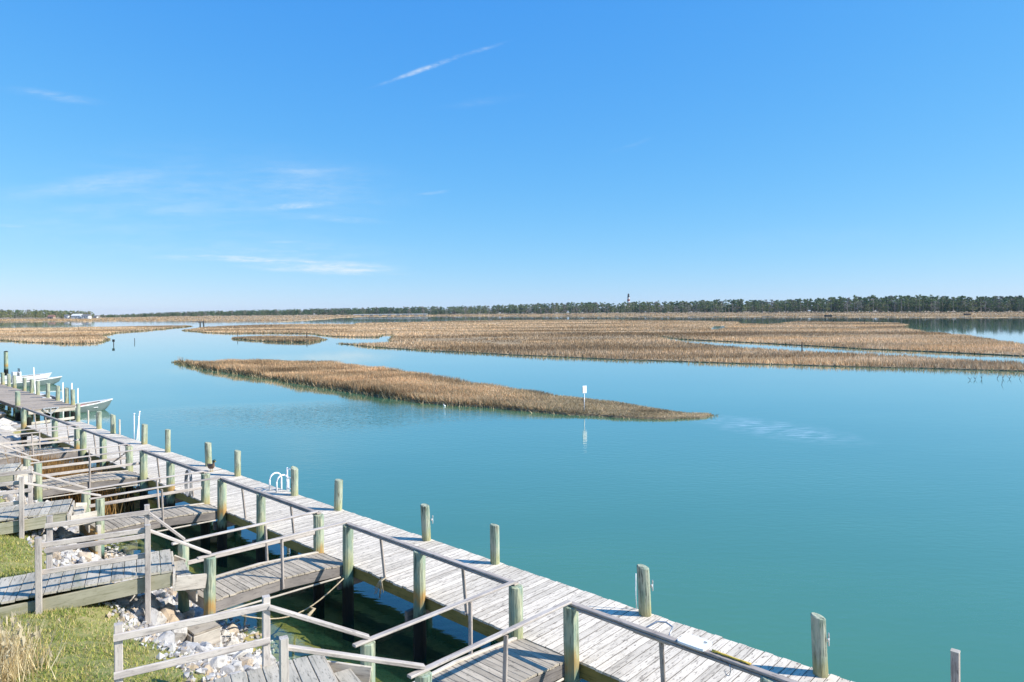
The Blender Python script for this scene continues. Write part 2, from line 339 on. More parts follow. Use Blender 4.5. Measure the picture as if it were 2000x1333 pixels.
def water_mat():
    m = bpy.data.materials.new('creek_water'); m.use_nodes = True; nt = m.node_tree; nt.nodes.clear()
    out = N(nt, 'ShaderNodeOutputMaterial'); gp = N(nt, 'ShaderNodeNewGeometry'); pos = gp.outputs['Position']
    dt = N(nt, 'ShaderNodeVectorMath', operation='DOT_PRODUCT'); L(nt, pos, dt.inputs[0]); dt.inputs[1].default_value = (V.x, V.y, 0)
    ds = N(nt, 'ShaderNodeVectorMath', operation='DOT_PRODUCT'); L(nt, pos, ds.inputs[0]); ds.inputs[1].default_value = (U.x, U.y, 0)
    t = dt.outputs['Value']; s = ds.outputs['Value']
    big = tnoise(nt, vmap(nt, pos, (.02, .05, 1)), 1.0, 4); patch = tnoise(nt, vmap(nt, pos, (.035, .05, 1), (3, 8, 0)), 1.0, 3)
    # small wind ripples, stronger in drifting patches and in one cat's-paw off the reed island
    m1 = vmap(nt, pos, (1 / 17, 1 / 7.5, 1), (12 / 17, -45 / 7.5, 0))
    ln = N(nt, 'ShaderNodeVectorMath', operation='LENGTH'); L(nt, m1, ln.inputs[0])
    paw = mrange(nt, mth(nt, 'ADD', ln.outputs['Value'], mth(nt, 'MULTIPLY_ADD', patch, 1.2, -.6)), .35, 1.1, 1, 0)
    paw_ = paw
    r1 = tnoise(nt, vmap(nt, pos, (.7, 1.7, 1), (0, 0, 0), (0, 0, .35)), 1.0, 3, .55)
    r2 = tnoise(nt, vmap(nt, pos, (2.2, 5.0, 1), (4, 0, 0), (0, 0, -.2)), 1.0, 2, .5)
    spy = N(nt, 'ShaderNodeSeparateXYZ'); L(nt, pos, spy.inputs[0])
    lee = mrange(nt, mth(nt, 'ADD', spy.outputs[1], mth(nt, 'MULTIPLY_ADD', patch, 30.0, -15.0)), 36, 74, 1.0, .22)   # calmer water in the lee of the reed island
    h = mth(nt, 'ADD', mth(nt, 'MULTIPLY', r1, mth(nt, 'MULTIPLY', lee, .06)), mth(nt, 'MULTIPLY', r2, mth(nt, 'ADD', mth(nt, 'MULTIPLY', paw_, .42), mth(nt, 'MULTIPLY', mth(nt, 'MULTIPLY', lee, lee), mrange(nt, big, .40, .62, .01, .13)))))
    bp = N(nt, 'ShaderNodeBump', inp={'Strength': .28, 'Distance': .25}); L(nt, h, bp.inputs['Height'])
    vd = N(nt, 'ShaderNodeVectorMath', operation='DOT_PRODUCT'); L(nt, gp.outputs['Incoming'], vd.inputs[0]); L(nt, bp.outputs[0], vd.inputs[1])
    fres = mth(nt, 'MULTIPLY_ADD', mth(nt, 'POWER', mth(nt, 'SUBTRACT', 1.0, mth(nt, 'ABSOLUTE', vd.outputs['Value'], clamp=True), clamp=True), 3.3), .98, .02, clamp=True)
    gl = N(nt, 'ShaderNodeBsdfGlossy', inp={'Roughness': .035}); gl.inputs['Color'].default_value = (1, 1, 1, 1); L(nt, bp.outputs[0], gl.inputs['Normal'])
    # silt-laden tidal water: milky green outside the dock, clear and shallow along the rocks
    teal = mixc(nt, mrange(nt, big, .3, .7), (.050, .172, .092), (.070, .205, .112))
    # patch of thin pale streaks mixed into the water colour off the island tip
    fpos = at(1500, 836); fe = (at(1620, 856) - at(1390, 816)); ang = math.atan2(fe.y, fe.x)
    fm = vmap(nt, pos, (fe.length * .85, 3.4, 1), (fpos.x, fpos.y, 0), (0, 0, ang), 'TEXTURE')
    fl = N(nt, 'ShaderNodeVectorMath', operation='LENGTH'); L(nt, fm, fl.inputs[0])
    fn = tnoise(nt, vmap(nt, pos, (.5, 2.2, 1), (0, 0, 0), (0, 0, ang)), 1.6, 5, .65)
    pale_streak = mth(nt, 'MULTIPLY', mrange(nt, fl.outputs['Value'], .3, 1.0, 1, 0), mrange(nt, fn, .42, .70))
    teal = mixc(nt, mth(nt, 'MULTIPLY', pale_streak, .7), teal, (.55, .60, .62))
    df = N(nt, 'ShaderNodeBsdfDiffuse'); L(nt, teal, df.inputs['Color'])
    tr = N(nt, 'ShaderNodeBsdfTransparent'); tr.inputs['Color'].default_value = (.80, .88, .70, 1)
    sh = mth(nt, 'MULTIPLY', mth(nt, 'MAXIMUM', mth(nt, 'SUBTRACT', s, 22.0), 0.0), .12)
    tt = mth(nt, 'SUBTRACT', t, mth(nt, 'MINIMUM', sh, 3.0))
    clear = mrange(nt, tt, 8.3, 10.4, .87, .0)
    body = N(nt, 'ShaderNodeMixShader'); L(nt, clear, body.inputs[0]); L(nt, df.outputs[0], body.inputs[1]); L(nt, tr.outputs[0], body.inputs[2])
    mx = N(nt, 'ShaderNodeMixShader'); L(nt, fres, mx.inputs[0]); L(nt, body.outputs[0], mx.inputs[1]); L(nt, gl.outputs[0], mx.inputs[2])
    L(nt, mx.outputs[0], out.inputs[0]); return m

# ------------------------------------------------------------------ the setting: water, ground, marshes, far shore
R = 8000.0
wv = []
for r_ in (0, 30, 80, 250, 900, 4000, R):
    if r_ == 0: wv.append((0, 20, 0)); continue
    for k in range(48): wv.append((r_ * math.cos(2*math.pi*k/48), 20 + r_ * math.sin(2*math.pi*k/48), 0))
wf = [(0, 1 + k, 1 + (k+1) % 48) for k in range(48)]
for i in range(5):
    for k in range(48): a, b_ = 1 + i*48 + k, 1 + i*48 + (k+1) % 48; wf.append((a, a + 48, b_ + 48, b_))
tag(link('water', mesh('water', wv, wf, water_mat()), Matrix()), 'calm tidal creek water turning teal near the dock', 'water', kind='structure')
tag(link('creek_bed', mesh('creek_bed', [(-R, -R, -3), (R, -R, -3), (R, R, -3), (-R, R, -3)], [(0, 1, 2, 3)], M_MUD), Matrix()), 'dark mud bed under the creek water', 'creek bed', kind='structure')

def ground_z(s, t):
    s = np.asarray(s, float); t = np.asarray(t, float)
    wob = .22 * np.sin(s * 1.3 + 1) + .12 * np.sin(s * 2.9)
    tt = t - shore_shift(s) - wob
    return np.interp(tt, [-20, 0, 3.4, 4.1, 5.6, 6.6, 7.6, 8.6, 9.6, 12, 20], [1.9, 1.85, 1.74, 1.55, .62, .02, -.14, -.32, -.8, -2.2, -2.9])
ss = np.concatenate([np.arange(-10, 3, 1.0), np.arange(3, 36, .22), np.arange(36, 90, .9)]); ts = np.concatenate([np.arange(-14, 2, .9), np.arange(2, 9.2, .2), np.arange(9.2, 26, .8)])
SS, TT = np.meshgrid(ss, ts, indexing='ij'); ZZ = ground_z(SS, TT) + .02 * rng.standard_normal(SS.shape) * (TT < 9)
XX = SS * U.x + TT * V.x; YY = SS * U.y + TT * V.y
gv = np.stack([XX, YY, ZZ], -1).reshape(-1, 3); nt_ = len(ts)
gf = [(i*nt_+j, i*nt_+j+1, (i+1)*nt_+j+1, (i+1)*nt_+j) for i in range(len(ss)-1) for j in range(nt_-1)]
ground = tag(link('ground', mesh('ground', gv, [tuple(reversed(f)) for f in gf], ground_mat(), True), Matrix()), 'grassy bank sloping down to rocks and shallow mud', 'ground', kind='structure')

def densify(pts, step, jit):
    out = []
    for i in range(len(pts)):
        a, b_ = pts[i], pts[(i+1) % len(pts)]; n = max(1, int((b_ - a).length / step))
        for k in range(n):
            p = a.lerp(b_, k / n); q = mnoise.noise_vector(Vector((p.x / (step*2.2), p.y / (step*2.2), 3.3)))
            out.append(Vector((p.x + q.x * jit, p.y + q.y * jit, 0)))
    return out
def land_sheet(name, poly, ztop, label, cat='marsh'):
    """a low marsh bank: flat peat top, short mud slope into the water"""
    n = len(poly)
    cen = sum(poly, Vector()) / n; area = sum(poly[i].x * poly[(i+1) % n].y - poly[(i+1) % n].x * poly[i].y for i in range(n))
    if area < 0: poly = poly[::-1]
    nor = []
    for i in range(n):
        d = poly[(i+1) % n] - poly[i-1]; nor.append(Vector((d.y, -d.x, 0)).normalized())
    top = [Vector((p.x, p.y, ztop)) for p in poly]; bot = [Vector((p.x + q.x * .5, p.y + q.y * .5, -.4)) for p, q in zip(poly, nor)]
    tris = geometry.tessellate_polygon([[Vector((p.x, p.y, 0)) for p in poly]])
    me = mesh(name, top + bot, [tuple(t_) for t_ in tris] + [(i, (i+1) % n, n + (i+1) % n, n + i) for i in range(n)], M_MARSH)
    me.materials.append(M_MUD)
    for p in me.polygons:
        if max(p.vertices) >= n: p.material_index = 1
    bm = bmesh.new(); bm.from_mesh(me); bmesh.ops.recalc_face_normals(bm, faces=bm.faces); bm.to_mesh(me); bm.free()
    o = tag(link(name, me, Matrix()), label, cat, kind='structure'); return poly
def inside(poly, x, y):
    px = np.array([p.x for p in poly]); py = np.array([p.y for p in poly]); r = np.zeros(len(x), bool); j = len(px) - 1
    for i in range(len(px)):
        c = ((py[i] > y) != (py[j] > y)) & (x < (px[j] - px[i]) * (y - py[i]) / (py[j] - py[i] + 1e-12) + px[i]); r ^= c; j = i
    return r
PAL_MARSH = np.array([(.63, .42, .225), (.54, .34, .17), (.68, .51, .32), (.46, .285, .14), (.58, .385, .21), (.34, .225, .12)])
PAL_WRACK = np.array([(.36, .28, .17), (.26, .21, .12), (.46, .36, .23), (.20, .18, .09), (.56, .45, .30)])
def scatter(poly, n):
    xs = np.array([p.x for p in poly]); ys = np.array([p.y for p in poly]); th = xs / ys
    X, Y = np.empty(0), np.empty(0); l0, l1 = np.log(ys.min()), np.log(ys.max())
    while len(X) < n:
        a = rng.uniform(th.min(), th.max(), 60000); d = np.exp(rng.uniform(l0, l1, 60000)); x = a * d
        k = inside(poly, x, d); X = np.concatenate([X, x[k]]); Y = np.concatenate([Y, d[k]])
    return X[:n], Y[:n]
def blades(X, Y, Z, H, W, lean, pal, pick=None):
    n = len(X); a = rng.uniform(0, 2*np.pi, n); lx = rng.normal(0, lean, n) * H; ly = rng.normal(0, lean, n) * H
    dx, dy = np.cos(a) * W / 2, np.sin(a) * W / 2
    co = np.empty((n, 3, 3)); co[:, 0] = np.stack([X - dx, Y - dy, Z], 1); co[:, 1] = np.stack([X + dx, Y + dy, Z], 1); co[:, 2] = np.stack([X + lx, Y + ly, Z + H], 1)
    idx = rng.integers(0, len(pal), n) if pick is None else pick
    c = pal[idx] * rng.uniform(.6, 1.38, n)[:, None]; return co, c
def vnoise(X, Y, sc):
    return np.sin(X*sc*1.0 + 1.3*np.sin(Y*sc*1.7)) * .5 + np.sin(Y*sc*1.3 + 1.1*np.sin(X*sc*2.1) + 2) * .5
def edge_blades(poly, per_m, hmax):
    n = len(poly); ctr = sum(poly, Vector()) / n; X, Y = [], []
    for i in range(n):
        a, b_ = poly[i], poly[(i+1) % n]; k = rng.poisson((b_ - a).length * per_m)
        for f in rng.random(k): q = a.lerp(b_, f); X.append(q.x); Y.append(q.y)
    X, Y = np.array(X), np.array(Y); X = X + rng.normal(0, .28, len(X)); Y = Y + rng.normal(0, .28, len(X))
    co, kk = blades(X, Y, np.full(len(X), -.05), rng.uniform(.12, hmax, len(X)), np.maximum(.05, .0012 * Y) * rng.uniform(.6, 1.6, len(X)), .55, np.array([(.20, .17, .09), (.30, .23, .12), (.44, .33, .18), (.24, .21, .10), (.56, .42, .25), (.13, .11, .06)]))
    return co, kk
def px_poly(pts): return [Vector((p.x, p.y, 0)) for p in (at(*q) for q in pts)]

# the reed island before the dock
ISL = densify(px_poly([(345, 708), (400, 721), (470, 731), (560, 745), (650, 760), (740, 775), (830, 787), (900, 793), (960, 797), (1020, 803), (1080, 808), (1141, 811.5), (1230, 817), (1300, 819), (1360, 817), (1389, 812),
    (1350, 803, .25), (1300, 796, .3), (1200, 779, .4), (1140, 770, .5), (1080, 762, .6), (1000, 748, .8), (940, 738, .9), (860, 728, .95), (760, 713, 1.0), (650, 702, 1.0), (580, 698, 1.0), (500, 697, 1.0), (420, 700.5, .95), (360, 704, .5)]), .8, .35)
ISL = land_sheet('marsh_island', ISL, .11, 'long low reed island with a muddy edge before the dock')
X, Y = scatter(ISL, 110000)
taper = np.interp(X, [-60, -10, 0, 4, 14], [.88, .84, .48, .27, .10])
Hh = taper * (.72 + .22 * vnoise(X, Y, .5) + .2 * rng.random(len(X)))
wr = rng.random(len(X)) < np.interp(X, [-12, 0, 4], [.0, .45, .95])
c1, k1 = blades(X, Y, np.full(len(X), .09), Hh, .0011 * Y * rng.uniform(.6, 1.3, len(X)), np.interp(X, [-12, 4], [.22, .7]), PAL_MARSH)
k2 = PAL_WRACK[rng.integers(0, 5, len(X))] * rng.uniform(.8, 1.2, len(X))[:, None]; k1[wr] = k2[wr]
fb = np.array([mnoise.fractal(Vector((x_ * .12, y_ * .3, 1.7)), 1.0, 2.1, 4) for x_, y_ in zip(X, Y)]); k1 *= np.clip(1.06 + .9 * fb + .12 * vnoise(X, Y, .35), .45, 1.5)[:, None]; k1 = k1 * .85 + k1.mean(1, keepdims=True) * .15
k1 *= np.array([1.0, .955, .87]); ce, ke = edge_blades(ISL, 60, .5); hs_ = np.interp(ce[:, 2, 0], [-10, 4, 14], [1, .5, .35]); ce[:, 2, 2] *= hs_; c1 = np.concatenate([c1, ce]); k1 = np.concatenate([k1, ke])
tag(link('marsh_grass', tri_mesh('island_reeds', c1, M_BLADE, k1), Matrix()), 'tan winter cordgrass covering the long near island', 'marsh grass', kind='stuff')

marshes = [
 ('broad marsh running off right behind the near island', [(665, 672), (720, 678), (800, 683), (900, 688), (1000, 693), (1100, 698), (1200, 702), (1300, 706), (1400, 709), (1500, 712), (1600, 715), (1700, 718), (1800, 720), (1900, 723), (2000, 726), (2300, 733),
    (2300, 712, .8), (2000, 701, .8), (1900, 696, .8), (1800, 690, .8), (1700, 685, .8), (1600, 681, .8), (1500, 676, .8), (1400, 670, .8), (1310, 660.5, .8), (1270, 651, .1), (1180, 650, .1), (1000, 649, .1), (860, 650, .1), (776, 651, .1), (766, 658, .5), (762, 665, .5), (700, 667, .7)], 46000, 2.5, .8),
 ('great tan marsh stretching across the middle distance', [(358, 646), (400, 650), (450, 652), (520, 651), (600, 652), (650, 658), (740, 659), (745, 655), (770, 654.5), (860, 653.5), (1000, 653), (1180, 655), (1290, 658), (1330, 663), (1400, 666), (1500, 672), (1600, 677), (1700, 683), (1800, 687), (1900, 692), (2000, 696), (2300, 706),
    (2300, 676, .8), (2000, 668, .8), (1960, 661, .8), (1910, 655, .8), (1880, 650.5, .8), (1800, 644, .8), (1762, 638, .8), (1772, 632, .8), (1750, 629, .8), (1640, 627, .8), (1560, 626, .8), (1500, 632, .8), (1440, 630, .8), (1440, 627, .8), (1300, 624.5, .8), (1100, 624, .8), (960, 625, .8), (800, 628, .8), (700, 630, .8), (690, 632, .8), (600, 631.5, .8), (480, 634, .8), (400, 637, .8), (375, 641, .8)], 150000, 5, 1.6),
 ('small flat marsh island beside the channel stakes', [(452, 662), (520, 667.5), (600, 669), (637, 664), (610, 656, .6), (520, 655, .7), (470, 657, .6)], 12000, 2, .7),
 ('marsh point on the left with a curved muddy end', [(-300, 656), (0, 665), (60, 669), (130, 672), (190, 671), (212, 664), (196, 656), (230, 650.5), (300, 645), (372, 638), (362, 634, .8), (300, 635.5, .8), (200, 637.5, .8), (100, 638.5, .8), (0, 639.5, .8), (-300, 640, .8)], 60000, 4, 1.2)]
POND = densify(px_poly([(1386, 642, .13), (1396, 637, .13), (1414, 636, .13), (1416, 640, .13), (1404, 645, .13), (1390, 645.5, .13)]), 3, .8)
for lab, pp, n, step, jit in marshes:
    poly = land_sheet('marsh', densify(px_poly(pp), step, jit), .10 if n != 150000 else .13, lab)
    X, Y = scatter(poly, int(n * 1.5))
    pond_ = inside(POND, X, Y); X, Y = X[~pond_], Y[~pond_]
    Hh = .60 * (.7 + .25 * vnoise(X, Y, .12) + .45 * rng.random(len(X)))
    co, kk = blades(X, Y, np.full(len(X), .08), Hh, .00105 * Y * rng.uniform(.6, 1.4, len(X)), .25, PAL_MARSH)
    fb = np.array([mnoise.fractal(Vector((x_ * .010, y_ * .045, 1.7)), 1.0, 2.1, 4) for x_, y_ in zip(X, Y)]); fp = np.array([mnoise.noise(Vector((x_ * .05, y_ * .08, 9))) for x_, y_ in zip(X, Y)])
    kk = kk * np.clip(1.16 + 1.0 * fb + .3 * fp, .60, 1.55)[:, None]; g_ = kk.mean(1, keepdims=True); mixg = np.clip(.22 + .35 * fp, 0, .6)[:, None]; kk = kk * (1 - mixg) + g_ * np.array([1.08, 1.0, .84]) * mixg
    gully = np.abs(np.array([mnoise.noise(Vector((x_ * .016 + 4, y_ * .05, 5))) for x_, y_ in zip(X, Y)])) < .05; co[gully, 2, 2] = co[gully, 2, 2] * .3; kk[gully] *= np.array([.42, .40, .34])
    ce, ke = edge_blades(poly, 9, .55); co = np.concatenate([co, ce]); kk = np.concatenate([kk * np.array([.96, .95, .94]), ke])
    tag(link('marsh_grass', tri_mesh('cordgrass', co, M_BLADE, kk), Matrix()), 'tan cordgrass of the ' + lab, 'marsh grass', kind='stuff')

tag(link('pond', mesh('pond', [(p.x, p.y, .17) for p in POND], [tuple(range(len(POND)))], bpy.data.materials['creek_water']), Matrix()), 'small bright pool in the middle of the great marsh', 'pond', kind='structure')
# far shore: shoreline and tree line by bearing
bx = np.array([-900, -300, 0, 180, 200, 300, 420, 560, 620, 660, 700, 800, 1000, 1100, 1230, 1500, 1800, 2000, 2300, 2900.])
shore_y = np.array([631, 629.5, 629, 628.3, 628.2, 627.5, 629.5, 628.5, 625, 621, 619.2, 618.2, 617.2, 617.6, 618.4, 619, 620, 620.5, 621, 622])
tree_d = np.array([1000, 1000, 1000, 1000, 1120, 1250, 1450, 1600, 1600, 1600, 1560, 1500, 1350, 1280, 1190, 1000, 830, 780, 730, 700.])
tree_z = np.array([1, 1, 1, 1, 1.5, 1.6, 1.8, 1.8, 1.7, 1.6, 1.5, 1.5, 2.6, 3.3, 3.7, 3.7, 3.4, 3.2, 3, 3.])
fv, ff = [], []
cols_ = np.concatenate([np.arange(-900, 0, 60), np.arange(0, 2000, 12), np.arange(2000, 2901, 60)])
for x in cols_:
    sy = np.interp(x, bx, shore_y) + .25 * math.sin(x * .05) + .2 * math.sin(x * .13); td = np.interp(x, bx, tree_d); tz = np.interp(x, bx, tree_z)
    sd = F * CAM_H / (sy + ROLL * (x - 1000) - HY); sd = min(sd, td * .96); th = (x - 1000) / F
    for d, z in ((sd - 6, -.5), (sd, .35), (sd + (td - sd) * .5, .5 + tz * .25), (td, tz), (td + 500, tz + .5), (7000, 1.0)): fv.append((th * d, d, z))
for i in range(len(cols_) - 1):
    for j in range(5): a = i*6 + j; ff.append((a, a + 6, a + 7, a + 1))
tag(link('far_shore', mesh('far_shore', fv, ff, M_FARLAND), Matrix()), 'low sandy marsh shore in front of the distant woods', 'shore', kind='structure')

nf = 42000; xp = rng.uniform(-100, 2200, nf); f_ = rng.random(nf); sdv = np.interp(xp, bx, shore_y) + .25 * np.sin(xp * .05) + .2 * np.sin(xp * .13); tdv = np.interp(xp, bx, tree_d); tzv = np.interp(xp, bx, tree_z)
sdv = np.minimum(F * CAM_H / (sdv + ROLL * (xp - 1000) - HY), tdv * .96); dv = sdv + (tdv - sdv) * f_ ** 1.5; zv = np.interp((dv - sdv) / (tdv - sdv), [0, .5, 1], [0, 1, 2]); zv = np.where(zv < 1, .35 + (.15 + tzv * .25) * zv, (.5 + tzv * .25) + (tzv - .5 - tzv * .25) * (zv - 1)) - .1
Xf = (xp - 1000) / F * dv; co, kk = blades(Xf, dv, zv, rng.uniform(.5, 1.1, nf), .0012 * dv * rng.uniform(.6, 1.4, nf), .25, PAL_MARSH)
fb = np.array([mnoise.fractal(Vector((x_ * .006, y_ * .03, 2.7)), 1.0, 2.1, 4) for x_, y_ in zip(Xf, dv)]); kk = kk * (1 + .45 * fb)[:, None] * 1.0
tag(link('marsh_grass', tri_mesh('far_cordgrass', co, M_BLADE, kk), Matrix()), 'pale tan grass along the far shore below the woods', 'marsh grass', kind='stuff')

# ------------------------------------------------------------------ trees of the far shore
def foliage_mat(name, a, b_, c):
    m, nt, b, out = newmat(name); oi = N(nt, 'ShaderNodeObjectInfo'); gp = N(nt, 'ShaderNodeNewGeometry')
    n = tnoise(nt, gp.outputs['Position'], .35, 3); k = mixc(nt, mrange(nt, n, .35, .65), a, b_)
    k = mixc(nt, mth(nt, 'MULTIPLY', oi.outputs['Random'], .6), k, c)
    L(nt, k, b.inputs['Base Color']); b.inputs['Roughness'].default_value = .9; b.inputs['Specular IOR Level'].default_value = .1; return m
M_PINE = foliage_mat('pine_needles', (.12, .185, .075), (.19, .24, .10), (.20, .22, .115))
M_OLIVE = foliage_mat('olive_leaves', (.19, .22, .085), (.25, .26, .11), (.21, .21, .12))
M_TWIG = foliage_mat('bare_twigs', (.26, .23, .21), (.31, .275, .245), (.24, .225, .22))
M_BARK = plain('bark', (.33, .28, .25), .95, .25, 3)
def tree_meshes(kind, seed):
    r = random.Random(seed); nr = np.random.default_rng(seed)
    h = {'pine': 18, 'broad': 13, 'bare': 13}[kind]
    pts = [Vector((0, 0, -1.5)), Vector((r.uniform(-.2, .2), r.uniform(-.2, .2), h*.35)), Vector((r.uniform(-.4, .4), r.uniform(-.4, .4), h*.7)), Vector((r.uniform(-.5, .5), r.uniform(-.5, .5), h*.95))]
    trunk = tube_mesh('trunk', pts, [.34, .27, .19, .07], M_BARK, 5)
    v0 = [v.co.copy() for v in trunk.vertices]; f0 = [tuple(p.vertices) for p in trunk.polygons]
    clumps = []
    for i in range({'pine': 9, 'broad': 11, 'bare': 12}[kind]):
        a = r.uniform(0, 6.28); lo = {'pine': .36, 'broad': .22, 'bare': .3}[kind]; zf = r.uniform(lo, .97)
        rad = {'pine': 2.6, 'broad': 3.3, 'bare': 3.0}[kind] * (1.15 - abs(zf - (lo + .25)) * 1.1) * r.uniform(.5, 1.05)
        c = Vector((math.cos(a) * rad, math.sin(a) * rad, h * zf)); st = Vector((0, 0, max(h * .2, h * zf - rad * .6)))
        lm = tube_mesh('limb', [st, st.lerp(c, .55) + Vector((0, 0, -.2)), c], [.12, .08, .03], M_BARK, 4); o_ = len(v0)
        v0 += [v.co.copy() for v in lm.vertices]; f0 += [tuple(k + o_ for k in p.vertices) for p in lm.polygons]; bpy.data.meshes.remove(lm)
        clumps.append((c, r.uniform(1.1, 2.0)))
    clumps.append((Vector((pts[3].x, pts[3].y, h * .97)), 1.2))
    bpy.data.meshes.remove(trunk); trunk = mesh('trunk', v0, f0, M_BARK)
    T = []
    for c, rr in clumps:
        for _ in range({'pine': 34, 'broad': 36, 'bare': 24}[kind]):
            d = nr.normal(size=3); d /= np.linalg.norm(d); q = np.array(c) + d * rr * nr.uniform(.45, 1.0) * np.array([1.15, 1.15, .7])
            sz = {'pine': .75, 'broad': .7, 'bare': .8}[kind] * nr.uniform(.6, 1.25)
            e1 = nr.normal(size=3); e1 /= np.linalg.norm(e1); e2 = np.cross(d + .3 * nr.normal(size=3), e1); e2 /= np.linalg.norm(e2) + 1e-9
            if kind == 'bare': e2 *= .16
            T.append([q - e1*sz*.6, q + e2*sz*.6, q + e1*sz*.6]); T.append([q - e1*sz*.6, q - e2*sz*.6, q + e1*sz*.6])
    crown = tri_mesh('crown', np.array(T), {'pine': M_PINE, 'broad': M_OLIVE, 'bare': M_TWIG}[kind]); return trunk, crown, np.array(T)
KINDS = ['pine', 'pine', 'pine', 'pine', 'broad', 'broad', 'bare', 'bare']
TREES = [tree_meshes(k, 40 + i) for i, k in enumerate(KINDS)]
TLAB = {'pine': 'tall green pine in the front of the far wood', 'broad': 'rounded olive evergreen tree in the far wood', 'bare': 'grey leafless tree at the foot of the far wood'}
TOPY = (np.array([-300, 0, 60, 110, 150, 178, 186]), np.array([604, 604.5, 605, 606, 606.5, 607, 612]))
TOPF = (np.array([192, 230, 300, 400, 500, 650, 800, 900, 1000, 1100, 1160, 1200, 1245, 1330, 1420, 1500, 1580, 1640, 1700, 1760, 1880, 2000, 2600]), np.array([614, 614.3, 611, 607.5, 605.5, 602.5, 599.5, 597.5, 595, 591.5, 590, 592.5, 589.5, 588, 585, 586, 584, 580, 577, 577, 579, 577.5, 576]))
def tree_h(x, d, z, left=False):
    ty = np.interp(x, *(TOPY if left else TOPF)) + ROLL * (x - 1000)
    return CAM_H + (HY - ty) * d / F - z
def plant(x, d, i, hh, z, name, label, group):
    p = Vector(((x - 1000) / F * d, d, z)); base = {'pine': 18, 'broad': 13, 'bare': 13}[KINDS[i]]
    sc = hh / base; sw = sc * random.uniform(.9, 1.25)
    M = Matrix.Translation(p) @ Matrix.Rotation(random.uniform(0, 6.28), 4, 'Z') @ Matrix.Diagonal((sw, sw, sc, 1))
    t_ = bpy.data.objects.new(name, None); col.objects.link(t_); put(t_, M); tag(t_, label, 'tree', group)
    for nm, me in (('trunk', TREES[i][0]), ('crown', TREES[i][1])):
        o = bpy.data.objects.new(nm, me); col.objects.link(o); o.parent = t_
x = 2130.0; n_t = 0
while x > 820 and n_t < 215:                                   # front row of the long wood, nearest first
    d = np.interp(x, bx, tree_d) * random.uniform(.985, 1.03); z = float(np.interp(x, bx, tree_z))
    h0 = tree_h(x, d, z); i = random.choice([0, 1, 2, 3, 0, 1, 2, 3, 4, 5, 6, 7]); k = KINDS[i]
    hh = h0 * {'pine': random.uniform(.76, 1.06), 'broad': random.uniform(.5, .8), 'bare': random.uniform(.5, .72)}[k]
    plant(x, d * (.985 if k != 'pine' else 1), i, hh, z, k + '_tree', TLAB[k], 'trees along the front of the far wood, ' + k)
    x -= random.uniform(.8, 1.25) * 5.6 * F / d * .8; n_t += 1
x = -40.0; LLAB = {k: v.replace('the far wood', 'the grove at far left') for k, v in TLAB.items()}
while x < 184:
    d = 1000 * random.uniform(.97, 1.03); h0 = tree_h(x, d, 1, True); i = random.choice([0, 1, 2, 3, 4, 5, 4, 5, 6]); k = KINDS[i]
    plant(x, d, i, h0 * {'pine': random.uniform(.88, 1.02), 'broad': random.uniform(.72, .95), 'bare': random.uniform(.6, .8)}[k], 1.0, k + '_tree', LLAB[k], 'trees of the grove at far left, ' + k)
    x += random.uniform(3.2, 5.6)
# the rest of the wood reads as one mass
def wood_mass(rows, label):
    parts, cols = [], []
    palc = np.array([(.09, .15, .08), (.13, .185, .09), (.18, .205, .11), (.07, .12, .07), (.24, .22, .18)])
    for x, d, z, hh in rows:
        i = random.choice([0, 1, 2, 3, 4, 5]); T = TREES[i][2][rng.random(len(TREES[i][2])) < .38]
        a = random.uniform(0, 6.28); ca, sa = math.cos(a), math.sin(a); sc = hh / (18 if i < 4 else 13)
        Rm = np.array([[ca*sc*1.25, -sa*sc*1.25, 0], [sa*sc*1.25, ca*sc*1.25, 0], [0, 0, sc]])
        q = T.copy(); cen = q.mean(1, keepdims=True); q = cen + (q - cen) * 1.7; q = q @ Rm.T + np.array([(x - 1000) / F * d, d, z])
        parts.append(q); cols.append(np.repeat(palc[rng.integers(0, 5)][None] * rng.uniform(.8, 1.2), len(q), 0))
    return tag(link('woodland', tri_mesh('woodland', np.concatenate(parts), M_BLADE_FAR, np.concatenate(cols)), Matrix()), label, 'woodland', kind='stuff')
M_BLADE_FAR = tint_mat('far_leaves', .9, 0)
rows = []
for j in range(1000):
    x = random.uniform(192, 2250); d0 = float(np.interp(x, bx, tree_d)); d = d0 * random.uniform(1.02, 1.16); z = float(np.interp(x, bx, tree_z)) + .4
    hh = tree_h(x, d, z) * random.uniform(.74, .99)
    if x > 820: rows.append((x, d, z, hh))
for j in range(620):
    x = random.uniform(196, 830); d0 = float(np.interp(x, bx, tree_d)); d = d0 * random.uniform(.99, 1.1); z = float(np.interp(x, bx, tree_z)); rows.append((x, d, z, tree_h(x, d, z) * random.uniform(.75, 1.02)))
for j in range(3200):                                          # understorey down to the ground
    x = random.uniform(196, 2250); f = random.uniform(.985, 1.12); d = float(np.interp(x, bx, tree_d)) * f; hf = tree_h(x, d, float(np.interp(x, bx, tree_z)))
    rows.append((x, d, float(np.interp(x, bx, tree_z)) - .8, min(hf * .8, random.uniform(3.5, 7) if f < 1 else random.uniform(7, 15)) * (1.0 if hf > 4 else .8)))
wood_mass(rows, 'dark green mass of distant pine woods along the horizon')
wood_mass([(x, 1000 * random.uniform(1.02, 1.15), .6, tree_h(x, 1060, 1.2, True) * random.choice([.45, .6, .8, .9, .98])) for x in np.random.default_rng(3).uniform(-60, 182, 210)], 'dense green grove filling the left end of the horizon')

